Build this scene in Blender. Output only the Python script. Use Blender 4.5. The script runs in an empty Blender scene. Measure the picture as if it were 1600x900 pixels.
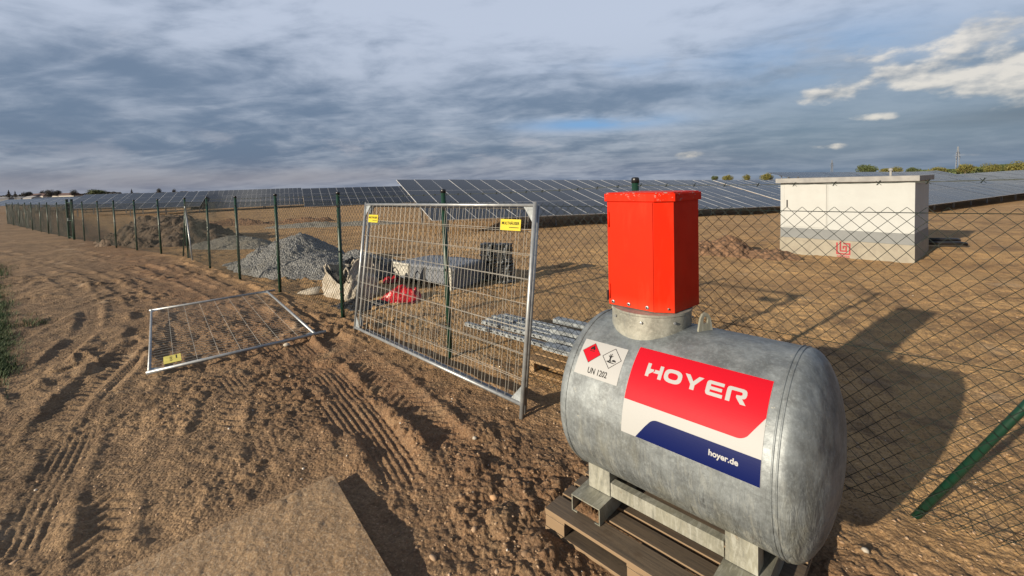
import bpy, bmesh, math, random
import numpy as np
from mathutils import Vector, Matrix
random.seed(7)
SC = bpy.context.scene
COL = SC.collection
# ------------------------------------------------------------------ camera
EYE, FOC, PITCH, ROLL, CY = 2.1, 690.0, .0483, .029, 319.0
def axes():
    cp, sp = math.cos(PITCH), math.sin(PITCH)
    f = Vector((0, cp, -sp)); u = Vector((0, sp, cp)); x = Vector((1, 0, 0))
    cr, sr = math.cos(ROLL), math.sin(ROLL)
    return cr * x - sr * u, sr * x + cr * u, f
AX, AU, AF = axes()
cam = bpy.data.cameras.new('camera'); camo = bpy.data.objects.new('camera', cam); COL.objects.link(camo)
m = Matrix.Identity(4)
for i in range(3):
    m[i][0] = AX[i]; m[i][1] = AU[i]; m[i][2] = -AF[i]
m.translation = (0, 0, EYE)
camo.matrix_world = m
cam.sensor_width = 36; cam.lens = 36 * FOC / 1600; cam.shift_y = -(450 - CY) / 1600
cam.clip_start = .05; cam.clip_end = 8000
SC.camera = camo
SC.view_settings.view_transform = 'Standard'; SC.view_settings.look = 'None'
SC.view_settings.gamma = 1; SC.view_settings.exposure = .95
SC.view_settings.use_curve_mapping = False
# ------------------------------------------------------------------ sun
SUN_EL = math.radians(17.6)
SUN_AZ = math.radians(53.5 + 180)         # clockwise from +Y, where the sun stands
sd = Vector((math.sin(SUN_AZ) * math.cos(SUN_EL), math.cos(SUN_AZ) * math.cos(SUN_EL), math.sin(SUN_EL)))
sl = bpy.data.lights.new('sun', 'SUN'); sl.energy = 4.0; sl.angle = math.radians(.6); sl.color = (1, .87, .68)
so = bpy.data.objects.new('sun', sl); COL.objects.link(so)
so.rotation_euler = (-sd).to_track_quat('-Z', 'Y').to_euler()
# ------------------------------------------------------------------ node expression helper
class N:
    def __init__(s, t, sock): s.t, s.k = t, sock
    def op(s, o, b=None, c=None, clamp=False):
        n = s.t.nodes.new('ShaderNodeMath'); n.operation = o; n.use_clamp = clamp
        for i, v in enumerate((s, b, c)):
            if v is None: continue
            if isinstance(v, N): s.t.links.new(v.k, n.inputs[i])
            else: n.inputs[i].default_value = v
        return N(s.t, n.outputs[0])
    def __add__(s, b): return s.op('ADD', b)
    def __radd__(s, b): return s.op('ADD', b)
    def __sub__(s, b): return s.op('SUBTRACT', b)
    def __rsub__(s, b): return (s * -1) + b
    def __mul__(s, b): return s.op('MULTIPLY', b)
    __rmul__ = __mul__
    def __truediv__(s, b): return s.op('DIVIDE', b)
    def sat(s): return s.op('ADD', 0.0, clamp=True)
    def smooth(s, a, b):
        n = s.t.nodes.new('ShaderNodeMapRange'); n.interpolation_type = 'SMOOTHSTEP'
        s.t.links.new(s.k, n.inputs[0]); n.inputs[1].default_value = a; n.inputs[2].default_value = b
        return N(s.t, n.outputs[0])
def comb(t, x, y, z=0.0):
    n = t.nodes.new('ShaderNodeCombineXYZ')
    for i, v in enumerate((x, y, z)):
        if isinstance(v, N): t.links.new(v.k, n.inputs[i])
        else: n.inputs[i].default_value = v
    return N(t, n.outputs[0])
def sep(t, v):
    n = t.nodes.new('ShaderNodeSeparateXYZ'); t.links.new(v.k, n.inputs[0])
    return [N(t, o) for o in n.outputs]
def noise(t, vec, scale=1.0, detail=4.0, rough=.5, dist=0.0, out=0):
    n = t.nodes.new('ShaderNodeTexNoise'); t.links.new(vec.k, n.inputs['Vector'])
    n.inputs['Scale'].default_value = scale; n.inputs['Detail'].default_value = detail
    n.inputs['Roughness'].default_value = rough; n.inputs['Distortion'].default_value = dist
    return N(t, n.outputs[out])
def voro(t, vec, scale, feature='F1', out='Distance', rnd=1.0):
    n = t.nodes.new('ShaderNodeTexVoronoi'); n.feature = feature; t.links.new(vec.k, n.inputs['Vector'])
    n.inputs['Scale'].default_value = scale; n.inputs['Randomness'].default_value = rnd
    return N(t, n.outputs[out])
def mix(t, f, a, b, mode='MIX'):
    n = t.nodes.new('ShaderNodeMix'); n.data_type = 'RGBA'; n.blend_type = mode; n.clamp_factor = True
    for i, v in ((0, f), (6, a), (7, b)):
        if isinstance(v, N): t.links.new(v.k, n.inputs[i])
        elif i == 0: n.inputs[0].default_value = v
        else: n.inputs[i].default_value = (*v[:3], 1)
    return N(t, n.outputs[2])
def mapv(t, vec, scale=(1, 1, 1), rot=(0, 0, 0), loc=(0, 0, 0)):
    n = t.nodes.new('ShaderNodeMapping'); t.links.new(vec.k, n.inputs[0])
    n.inputs[1].default_value = loc; n.inputs[2].default_value = rot; n.inputs[3].default_value = scale
    return N(t, n.outputs[0])
def lin(r, g, b, k=1.0):
    f = lambda c: (c / 255 / 12.92 if c <= 10 else ((c / 255 + .055) / 1.055) ** 2.4) * k
    return (f(r), f(g), f(b))
# ------------------------------------------------------------------ sky
W = bpy.data.worlds.new('World'); SC.world = W; W.use_nodes = True
t = W.node_tree; t.nodes.clear()
tc = t.nodes.new('ShaderNodeTexCoord'); D = N(t, tc.outputs['Generated'])
dx, dy, dz = sep(t, D)
el = dz.op('ARCSINE') * (180 / math.pi)
az = dx.op('ARCTAN2', dy) * (180 / math.pi)
sky = t.nodes.new('ShaderNodeTexSky'); sky.sky_type = 'NISHITA'; sky.sun_disc = False
sky.sun_elevation = SUN_EL; sky.sun_rotation = SUN_AZ; sky.air_density = 1.2; sky.dust_density = 1.5
zz = dz.op('MAXIMUM', 0.0) + .17
P = comb(t, dx / zz, dy / zz, 0.0)
K = 5.2
def blob(a0, e0, sa, se):
    u = (az - a0) / sa; v = (el - e0) / se
    return ((u * u + v * v) * -1.0).op('EXPONENT')
wv = noise(t, mapv(t, P, (.8, 1.2, 1), (0, 0, .3)), 1.0, 3, .5, 0, 1)
wx, wy, wz_ = sep(t, wv)
P2 = comb(t, dx / zz + (wx - .5) * .55, dy / zz + (wy - .5) * .55, 0.0)
n1 = noise(t, mapv(t, P2, (.62, .80, 1), (0, 0, .35), (3.1, 1.7, 0)), 1.0, 9, .54, .1)
n2 = noise(t, mapv(t, P2, (1.7, 2.3, 1), (0, 0, .2), (7.3, 2.2, 0)), 1.0, 9, .58, .1)
n3 = noise(t, comb(t, az * .045, el * .17, 4.4), 1.0, 6, .58, .3)
n4 = noise(t, comb(t, az * .11, el * .36, 9.1), 1.0, 9, .58, .2)
n5 = noise(t, comb(t, az * .05, el * .17, 1.3), 1.0, 9, .56, .2)
n1b = noise(t, mapv(t, P2, (.62, .80, 1), (0, 0, .35), (3.17, 1.80, 0)), 1.0, 9, .54, .1)
n2b = noise(t, mapv(t, P2, (1.7, 2.3, 1), (0, 0, .2), (7.36, 2.30, 0)), 1.0, 9, .58, .1)
rel = (n1 - n1b) * 1.4 + (n2 - n2b) * .6
dark = mix(t, el.smooth(0, 14), lin(88, 109, 140, K), lin(108, 126, 152, K))
light = mix(t, el.smooth(2, 20), lin(156, 166, 184, K), lin(190, 200, 219, K))
env = blob(4, 22, 26, 8) * .46 + blob(-47, 18, 13, 3.0) * .42 + blob(30, 16, 16, 6) * .16 - blob(-34, 10, 17, 4.2) * .42 - blob(-40, 4.6, 22, 1.8) * .22 - blob(6, 9.6, 13, 1.8) * .32 - blob(-8, 4.8, 30, .9) * .16 + blob(-17, 13.5, 9, 2.0) * .22 - blob(40, 3.4, 26, 2.0) * .22
cov = (n1 * .8 + n2 * .85 + n4 * .75 + n5 * .7 + rel + env - .98)
base = mix(t, cov.smooth(.10, .92), dark, light)
# thin bright rims and shreds
shred = (n2.smooth(.55, .70)) * (n5.smooth(.45, .6)) * (blob(-12, 8, 34, 6) + blob(-42, 15, 18, 5)).sat()
base = mix(t, shred * .42, base, lin(186, 190, 202, K))
streak = (n4.smooth(.50, .66)) * blob(-14, 4.6, 34, 2.4)
base = mix(t, streak * .6, base, lin(176, 176, 188, K))
lowband = blob(-40, 1.2, 34, 1.3)
base = mix(t, lowband * (.30 + n4 * .6), base, lin(146, 144, 153, K))
gap = ((n3 * .5 + n4 * .5).smooth(.40, .58)) * (blob(11, 7.1, 9, .8) * 1.1 + blob(36, 12, 10, 3.2) * .6 + blob(14, 13.5, 12, 1.0) * .35).sat()
base = mix(t, gap, base, lin(116, 160, 208, K))
rightblue = az.smooth(18, 36) * (1.0 - el.smooth(6, 16))
base = mix(t, rightblue * .55, base, lin(102, 127, 152, K))
# sunlit cumulus on the right: each noise octave shaded against the sun side (upper left)
def cu(ox, oy): return noise(t, comb(t, az * .17 + ox, el * .36 + oy, 3.9), 1.0, 9, .52, .05)
c0 = cu(0, 0); c1 = cu(-.07, .15)
cm = (blob(41.5, 8.9, 6.5, 1.25) * 1.05 + blob(50, 7.2, 5, 2.0) * 1.25 + blob(50, 11.5, 5, 2.0) * 1.0 + blob(36.0, 7.9, 2.6, .75) * .95 + blob(39, 5.6, 2.6, .60) * .80 + blob(42, 11.8, 5, 1.0) * .75
      + blob(22.5, 2.6, 2.4, .60) * .62 + blob(34.5, 2.8, 2.8, .55) * .72 + blob(46, 1.3, 3, .25) * .4)
cmask = (cm * .80 + (c0 - .5) * 2.9 * cm.smooth(.05, .4) - .27).smooth(0, .44)
shade = ((c0 - c1) * 4.6 + .66).sat()
ccol = mix(t, shade, lin(128, 138, 154, K), lin(230, 222, 212, K))
base = mix(t, cmask * .88, base, ccol)
under = blob(50, 4.6, 7, .9)
base = mix(t, under * .7, base, lin(84, 100, 124, K))
# away from the photograph's side the cover is an even grey
back = dy.smooth(.25, -.5)
base = mix(t, back * .7, base, lin(120, 130, 148, K))
zen = el.smooth(32, 70)
base = mix(t, zen, base, lin(96, 108, 130, K))
final = mix(t, .93, N(t, sky.outputs[0]), base)
glow = blob(-31.5, 38, 2.6, 7)  # bright patch added above the view, to mirror as glare in a left-field table
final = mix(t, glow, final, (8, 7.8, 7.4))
below = el.smooth(-1.5, 0)
final = mix(t, below, lin(95, 82, 66, K), final)
bg = t.nodes.new('ShaderNodeBackground'); bg.inputs[1].default_value = .1
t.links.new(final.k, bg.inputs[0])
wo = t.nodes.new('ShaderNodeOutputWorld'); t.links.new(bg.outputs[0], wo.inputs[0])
# ------------------------------------------------------------------ materials
def newmat(name):
    mt = bpy.data.materials.new(name); mt.use_nodes = True
    tr = mt.node_tree; b = tr.nodes['Principled BSDF']
    return mt, tr, b
def objc(tr):
    n = tr.nodes.new('ShaderNodeTexCoord'); return N(tr, n.outputs['Object'])
def setc(tr, b, name, v):
    if isinstance(v, N): tr.links.new(v.k, b.inputs[name])
    elif isinstance(v, tuple): b.inputs[name].default_value = (*v[:3], 1)
    else: b.inputs[name].default_value = v
def bump(tr, b, h, strength=.5, dist=.01, prev=None):
    n = tr.nodes.new('ShaderNodeBump'); n.inputs['Strength'].default_value = strength
    n.inputs['Distance'].default_value = dist; tr.links.new(h.k, n.inputs['Height'])
    tr.links.new(n.outputs[0], b.inputs['Normal'])
def simple(name, c, rough=.5, metal=0.0, c2=None, scale=6.0, bumpd=0.0, bscale=40, spec=None):
    mt, tr, b = newmat(name); o = objc(tr)
    if c2 is None: c2 = tuple(v * .72 for v in c)
    nn = noise(tr, o, scale, 5, .6)
    setc(tr, b, 'Base Color', mix(tr, nn.smooth(.35, .7), c, c2))
    setc(tr, b, 'Roughness', (nn - .5) * .3 + rough); b.inputs['Metallic'].default_value = metal
    if bumpd: bump(tr, b, noise(tr, o, bscale, 5, .6), .6, bumpd)
    return mt
def m_galv(name, base=(.30, .33, .35), dirty=0.0, wr=False):
    mt, tr, b = newmat(name); o = objc(tr)
    x, y, z = sep(tr, o)
    a = noise(tr, o, 7, 6, .65); s = voro(tr, o, 55, out='Color')
    sx = sep(tr, s)[0]
    c = mix(tr, a.smooth(.3, .7), tuple(v * 1.15 for v in base), tuple(v * .52 for v in base))
    c = mix(tr, sx * .30, c, tuple(v * .5 for v in base))
    fine = noise(tr, o, 60, 5, .7); c = mix(tr, fine.smooth(.45, .7) * .35, c, tuple(v * 1.5 for v in base)); sc_ = noise(tr, mapv(tr, o, (3, 40, 40), (.3, .2, .5)), 1, 4, .6).smooth(.66, .70); c = mix(tr, sc_ * .40, c, tuple(v * .4 for v in base))
    if dirty:
        d = (noise(tr, mapv(tr, o, (9, 9, 1.6)), 1.0, 6, .6) + (z * -.55 + .25)).smooth(.35, .75)
        c = mix(tr, d * dirty, c, (.20, .195, .145))
        low_ = (z * -2.0 + 1.75).sat(); stq = noise(tr, mapv(tr, o, (42, 7, 7)), 1.0, 6, .65, .8)
        c = mix(tr, stq.smooth(.50, .66) * low_ * .55, c, (.40, .41, .37)); c = mix(tr, stq.smooth(.48, .34) * low_ * .5, c, (.11, .12, .115))
        mud = noise(tr, o, 17, 6, .75).smooth(.60, .66) * (z * -3.2 + 1.9).sat(); c = mix(tr, mud * .55, c, (.22, .165, .105))
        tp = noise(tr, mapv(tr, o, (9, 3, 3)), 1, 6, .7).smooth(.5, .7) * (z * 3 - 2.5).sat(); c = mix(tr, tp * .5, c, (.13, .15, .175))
        bl = noise(tr, o, 34, 4, .7).smooth(.66, .72) * noise(tr, o, 3.1, 2).smooth(.5, .62)
        c = mix(tr, bl * .75, c, (.42, .40, .32)); dots = voro(tr, o, 9, out='Distance').smooth(.075, .05); c = mix(tr, dots * .45, c, (.08, .09, .09))
    setc(tr, b, 'Base Color', c); b.inputs['Metallic'].default_value = .25
    setc(tr, b, 'Roughness', a * .25 + .42)
    h = noise(tr, o, 26, 5, .6)
    if wr:
        w = noise(tr, mapv(tr, o, (36, 6, 6)), 1.0, 5, .65, .6)
        low = (z * -2.2 + 1.95).sat()
        h = h * .35 + w * low * 3.4 + noise(tr, o, 4.5, 2) * 3.0
        bump(tr, b, h, 1.0, .008)
    else: bump(tr, b, h, .3, .002)
    return mt
M = {}
M['galv'] = m_galv('galvanised_steel')
M['tank'] = m_galv('weathered_galvanised_steel', (.195, .218, .230), .55, True)
M['frame'] = m_galv('dirty_galvanised_frame', (.31, .31, .27), .6)
M['tube'] = simple('galvanised_tube', (.34, .355, .365), .42, .5, (.22, .235, .25), 14)
M['wire'] = simple('welded_wire', (.46, .44, .39), .45, .3)
M['green'] = simple('green_coated_steel', (.004, .032, .019), .42, 0, (.007, .027, .016), 10)
M['greenwire'] = simple('dark_coated_wire', (.006, .014, .010), .6)
M['black'] = simple('black_plastic', (.012, .012, .014), .35)
def m_red():
    mt, tr, b = newmat('orange_red_paint'); o = objc(tr)
    a = noise(tr, o, 5, 5, .6); s = noise(tr, mapv(tr, o, (60, 60, 8)), 1, 4, .6)
    c = mix(tr, a.smooth(.35, .75), (.56, .017, .003), (.48, .015, .003))
    c = mix(tr, s.smooth(.70, .76) * .35, c, (.30, .05, .03))
    z_ = sep(tr, o)[2]; chips = noise(tr, o, 38, 6, .75).smooth(.585, .60) * z_.smooth(1.955, 2.0) * noise(tr, o, 6, 2).smooth(.45, .55); c = mix(tr, chips, c, (.30, .27, .24))
    dust = noise(tr, mapv(tr, o, (14, 14, 3)), 1, 6, .7).smooth(.48, .72); c = mix(tr, dust * .18, c, (.42, .06, .025)); c = mix(tr, z_.smooth(1.42, 1.33) * .25, c, (.25, .09, .04))
    setc(tr, b, 'Base Color', c); setc(tr, b, 'Roughness', a * .2 + .42); b.inputs['Specular IOR Level'].default_value = .1; bump(tr, b, noise(tr, o, 3, 2), .2, .01)
    return mt
M['red'] = m_red()
def m_vinyl(name, c):
    mt, tr, b = newmat(name); o = objc(tr)
    a = noise(tr, o, 22, 6, .7)
    setc(tr, b, 'Base Color', mix(tr, a.smooth(.62, .8) * .35, c, tuple(v * .75 + .01 for v in c)))
    b.inputs['Roughness'].default_value = .5; b.inputs['Specular IOR Level'].default_value = .12; bump(tr, b, noise(tr, o, 7, 3), .25, .004)
    return mt
M['v_white'] = m_vinyl('white_vinyl', (.345, .35, .35)); M['v_red'] = m_vinyl('red_vinyl', (.42, .006, .016))
M['v_navy'] = m_vinyl('navy_vinyl', (.001, .006, .065)); M['v_black'] = m_vinyl('black_ink', (.015, .015, .015))
M['yellow'] = simple('yellow_plate', (.48, .40, .015), .5, 0, (.45, .37, .02))
M['yellow_old'] = simple('faded_yellow_plate', (.75, .64, .12), .5)
def m_wood(name, c, c2, scale=1.0):
    mt, tr, b = newmat(name); o = objc(tr)
    g = noise(tr, mapv(tr, o, (3 * scale, 55 * scale, 55 * scale)), 1, 6, .65, .4); d = noise(tr, o, 9, 5, .65)
    c_ = mix(tr, g.smooth(.3, .7), c, c2); c_ = mix(tr, d.smooth(.5, .75) * .7, c_, (.07, .045, .025))
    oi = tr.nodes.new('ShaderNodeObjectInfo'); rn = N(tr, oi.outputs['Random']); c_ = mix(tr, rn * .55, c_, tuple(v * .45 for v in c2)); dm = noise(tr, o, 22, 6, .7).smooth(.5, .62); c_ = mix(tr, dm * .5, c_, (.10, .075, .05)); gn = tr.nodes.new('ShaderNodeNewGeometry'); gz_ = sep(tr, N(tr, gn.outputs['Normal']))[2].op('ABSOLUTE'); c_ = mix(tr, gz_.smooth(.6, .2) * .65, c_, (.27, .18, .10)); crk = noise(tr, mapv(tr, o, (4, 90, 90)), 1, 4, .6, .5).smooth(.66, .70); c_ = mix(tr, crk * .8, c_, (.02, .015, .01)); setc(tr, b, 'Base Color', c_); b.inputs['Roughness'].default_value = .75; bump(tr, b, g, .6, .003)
    return mt
M['wood'] = m_wood('weathered_pallet_wood', (.150, .110, .074), (.075, .058, .043))
M['wood_new'] = m_wood('fresh_pallet_wood', (.46, .28, .12), (.30, .18, .08))
def m_soil(name, far=True):
    mt, tr, b = newmat(name)
    g = tr.nodes.new('ShaderNodeNewGeometry'); o = N(tr, g.outputs['Position'])
    x, y, z = sep(tr, o)
    a = noise(tr, o, .55, 5, .6); bb = noise(tr, o, 3.2, 6, .62); f = noise(tr, o, 26, 6, .68); ff = noise(tr, o, 110, 4, .7)
    # road side greyer, field side more ochre
    side = (x * .68 + y * .735 - 3.3)          # signed distance from the fence line
    field = (side + (bb - .5) * 1.6).smooth(-.9, .6)
    road = mix(tr, a.smooth(.35, .65), (.262, .172, .096), (.160, .106, .060))
    fld = mix(tr, a.smooth(.35, .65), (.460, .285, .125), (.350, .212, .094))
    c = mix(tr, field, road, fld)
    ditch = ((side + 1.05) / .95); ditch = ((ditch * ditch) * -1.0).op('EXPONENT')
    c = mix(tr, ditch * .8 * bb.smooth(.25, .55), c, (.185, .098, .050))
    c = mix(tr, bb.smooth(.48, .66) * .65, c, (.125, .080, .048))
    st_ = noise(tr, mapv(tr, o, (.5, 2.4, 1), (0, 0, .75)), 1.0, 6, .62).smooth(.50, .64); c = mix(tr, st_ * (1.0 - field) * .45, c, (.125, .080, .046))
    c = mix(tr, f.smooth(.55, .78) * .45, c, (.44, .32, .21))
    c = mix(tr, f.smooth(.48, .28) * .5, c, (.12, .075, .045))
    c = mix(tr, ff.smooth(.62, .75) * .35, c, (.46, .34, .21)); damp = noise(tr, o, .9, 6, .62).smooth(.54, .66); c = mix(tr, damp * .50, c, (.120, .074, .042))
    gr = sep(tr, voro(tr, o, 95, out='Color'))[0]; g2 = sep(tr, voro(tr, o, 42, out='Color'))[1]
    c = mix(tr, gr.smooth(.70, .95) * .26, c, (.44, .31, .19)); c = mix(tr, gr.smooth(.28, .06) * .5, c, (.09, .06, .04)); c = mix(tr, g2.smooth(.80, 1.0) * .35, c, (.10, .065, .045))
    pale = noise(tr, o, 1.3, 4, .55).smooth(.60, .72)
    c = mix(tr, pale * .4, c, (.40, .30, .20))
    setc(tr, b, 'Base Color', c); setc(tr, b, 'Roughness', .9); b.inputs['Specular IOR Level'].default_value = .25
    h = noise(tr, o, 9, 8, .68) * 2.2 + noise(tr, o, 60, 5, .7) * .55
    v = voro(tr, o, 42); h = h - v * .7
    bump(tr, b, h, .65, .022)
    return mt
M['soil'] = m_soil('churned_sandy_soil')
def m_heap(name, c, c2, c3, sc=14.0, bd=.06):
    mt, tr, b = newmat(name); o = objc(tr)
    v = voro(tr, o, sc); vc = sep(tr, voro(tr, o, sc, out='Color'))[0]; a = noise(tr, o, 2.2, 5, .6)
    cc = mix(tr, vc, c, c2); cc = mix(tr, a.smooth(.5, .7) * .6, cc, c3)
    setc(tr, b, 'Base Color', cc); b.inputs['Roughness'].default_value = .92
    bump(tr, b, v * -1.0 + noise(tr, o, sc * 2, 4, .7) * .6, 1.0, bd)
    return mt
M['gravel'] = m_heap('grey_gravel', (.275, .28, .275), (.15, .15, .15), (.22, .21, .185), 20, .05)
M['gravel2'] = m_heap('sandy_grey_gravel', (.22, .21, .18), (.16, .15, .13), (.20, .17, .125), 18, .03)
M['mound'] = m_heap('dark_dug_earth', (.12, .085, .058), (.075, .052, .036), (.16, .11, .07), 3.0, .22)
M['clods'] = m_heap('reddish_clods', (.22, .125, .07), (.13, .075, .042), (.17, .10, .06), 9, .08)
def m_panel():
    mt, tr, b = newmat('solar_glass')
    n = tr.nodes.new('ShaderNodeUVMap'); uv = N(tr, n.outputs[0]); u, v, _ = sep(tr, uv)
    def line(q, w): return ((q - .5).op('ABSOLUTE')).smooth(.5 - w, .5 - w * .55)
    fu = line(u, .020); fv = line(v, .006)
    cu = (u * 6.0).op('FRACT'); cv = (v * 12.0).op('FRACT')
    cell = line(cu, .035).op('MAXIMUM', line(cv, .05))
    o = objc(tr); a = noise(tr, o, .8, 2)
    c = mix(tr, a, (.010, .012, .017), (.015, .017, .023))
    c = mix(tr, cell * .25, c, (.07, .075, .085))
    fr = fu.op('MAXIMUM', fv)
    c = mix(tr, fr, c, (.42, .43, .44))
    setc(tr, b, 'Base Color', c); setc(tr, b, 'Roughness', fr * .3 + .17)
    b.inputs['Specular IOR Level'].default_value = .10
    return mt
M['panel'] = m_panel()
M['rack'] = simple('rack_steel', (.30, .31, .32), .45, .5)
def m_mat():
    mt, tr, b = newmat('soiled_steel_plate'); o = objc(tr)
    a = noise(tr, o, 1.6, 6, .6); f = noise(tr, o, 24, 6, .7); ff = noise(tr, o, 85, 4, .75)
    c = mix(tr, a.smooth(.35, .65), (.350, .232, .125), (.28, .182, .096))
    c = mix(tr, f.smooth(.55, .72) * .4, c, (.15, .10, .06)); c = mix(tr, ff.smooth(.6, .74) * .5, c, (.42, .34, .24))
    gr = sep(tr, voro(tr, o, 120, out='Color'))[0]; c = mix(tr, gr.smooth(.65, .95) * .5, c, (.46, .36, .25)); c = mix(tr, gr.smooth(.3, .05) * .35, c, (.14, .095, .06))
    setc(tr, b, 'Base Color', c); b.inputs['Roughness'].default_value = .85
    bump(tr, b, noise(tr, o, 40, 6, .7) + noise(tr, o, 5, 3) * 2.0, .8, .012)
    return mt
M['plate'] = m_mat()
M['render'] = simple('white_render', (.355, .372, .372), .8, 0, (.342, .355, .355), 3, .001, 60)
M['door'] = simple('white_door', (.345, .355, .35), .6, 0, (.33, .34, .335), 3)
M['greyband'] = simple('grey_band_paint', (.17, .18, .185), .8, 0, (.155, .165, .17), 4)
M['plinth'] = simple('cream_plinth', (.255, .235, .19), .85, 0, (.215, .195, .16), 5, .002, 60)
M['roof'] = simple('pale_concrete_roof', (.25, .25, .245), .8, 0, (.20, .20, .20), 6)
M['logo'] = simple('red_paint_mark', (.30, .012, .02), .6)
M['bag'] = simple('white_woven_sack', (.42, .385, .33), .8, 0, (.30, .26, .20), 5, .012, 9)
M['sackin'] = simple('dark_sack_content', (.03, .028, .028), .6)
M['redbag'] = simple('red_plastic_sheet', (.40, .004, .01), .35, 0, (.3, .005, .01), 8)
M['greyfoil'] = simple('grey_foil', (.14, .155, .18), .5, 0, (.11, .12, .14), 4, .01, 6)
M['whitefoil'] = simple('white_foil', (.45, .435, .38), .5, 0, (.38, .355, .30), 4, .01, 7)
def m_coil():
    mt, tr, b = newmat('film_wrapped_black_coil'); o = objc(tr); a = noise(tr, mapv(tr, o, (7, 7, 3)), 1.0, 3, .6, 1.5)
    setc(tr, b, 'Base Color', mix(tr, a.smooth(.55, .63), (.010, .011, .013), (.26, .28, .29))); setc(tr, b, 'Roughness', .22); return mt  # pale blotches: highlights of the film painted into the base colour
M['coil'] = m_coil()
def m_leaf(name, c, c2):
    mt, tr, b = newmat(name); o = objc(tr); a = noise(tr, o, 1.2, 4, .6)
    setc(tr, b, 'Base Color', mix(tr, a.smooth(.35, .65), c, c2)); b.inputs['Roughness'].default_value = .7; return mt
M['leaf_y'] = m_leaf('autumn_foliage', (.16, .14, .028), (.075, .085, .022))
M['leaf_g'] = m_leaf('green_foliage', (.075, .10, .028), (.045, .06, .02))
M['leaf_d'] = m_leaf('dark_foliage', (.035, .032, .030), (.022, .022, .024))
M['bark'] = simple('bark', (.10, .075, .05), .9)
M['grass'] = m_leaf('grass_blades', (.030, .066, .014), (.055, .078, .022))
M['lattice'] = simple('lattice_steel', (.20, .22, .25), .6)
M['housewall'] = simple('house_wall', (.45, .42, .38), .8); M['houseroof'] = simple('house_roof', (.10, .06, .055), .8)
M['palewall'] = simple('pale_wall', (.26, .26, .27), .8)
def m_stone():
    mt, tr, b = newmat('field_stones'); g = tr.nodes.new('ShaderNodeNewGeometry'); r = N(tr, g.outputs['Random Per Island'])
    c = mix(tr, r, (.20, .125, .07), (.36, .25, .16)); c = mix(tr, r.smooth(.975, .985), c, (.56, .52, .46)); setc(tr, b, 'Base Color', c); b.inputs['Roughness'].default_value = .85; return mt
M['stone'] = m_stone()
def m_gst():
    mt, tr, b = newmat('gravel_stones'); g = tr.nodes.new('ShaderNodeNewGeometry'); r = N(tr, g.outputs['Random Per Island'])
    setc(tr, b, 'Base Color', mix(tr, r, (.20, .20, .19), (.50, .50, .48))); b.inputs['Roughness'].default_value = .85; return mt
M['gstone'] = m_gst()
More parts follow.
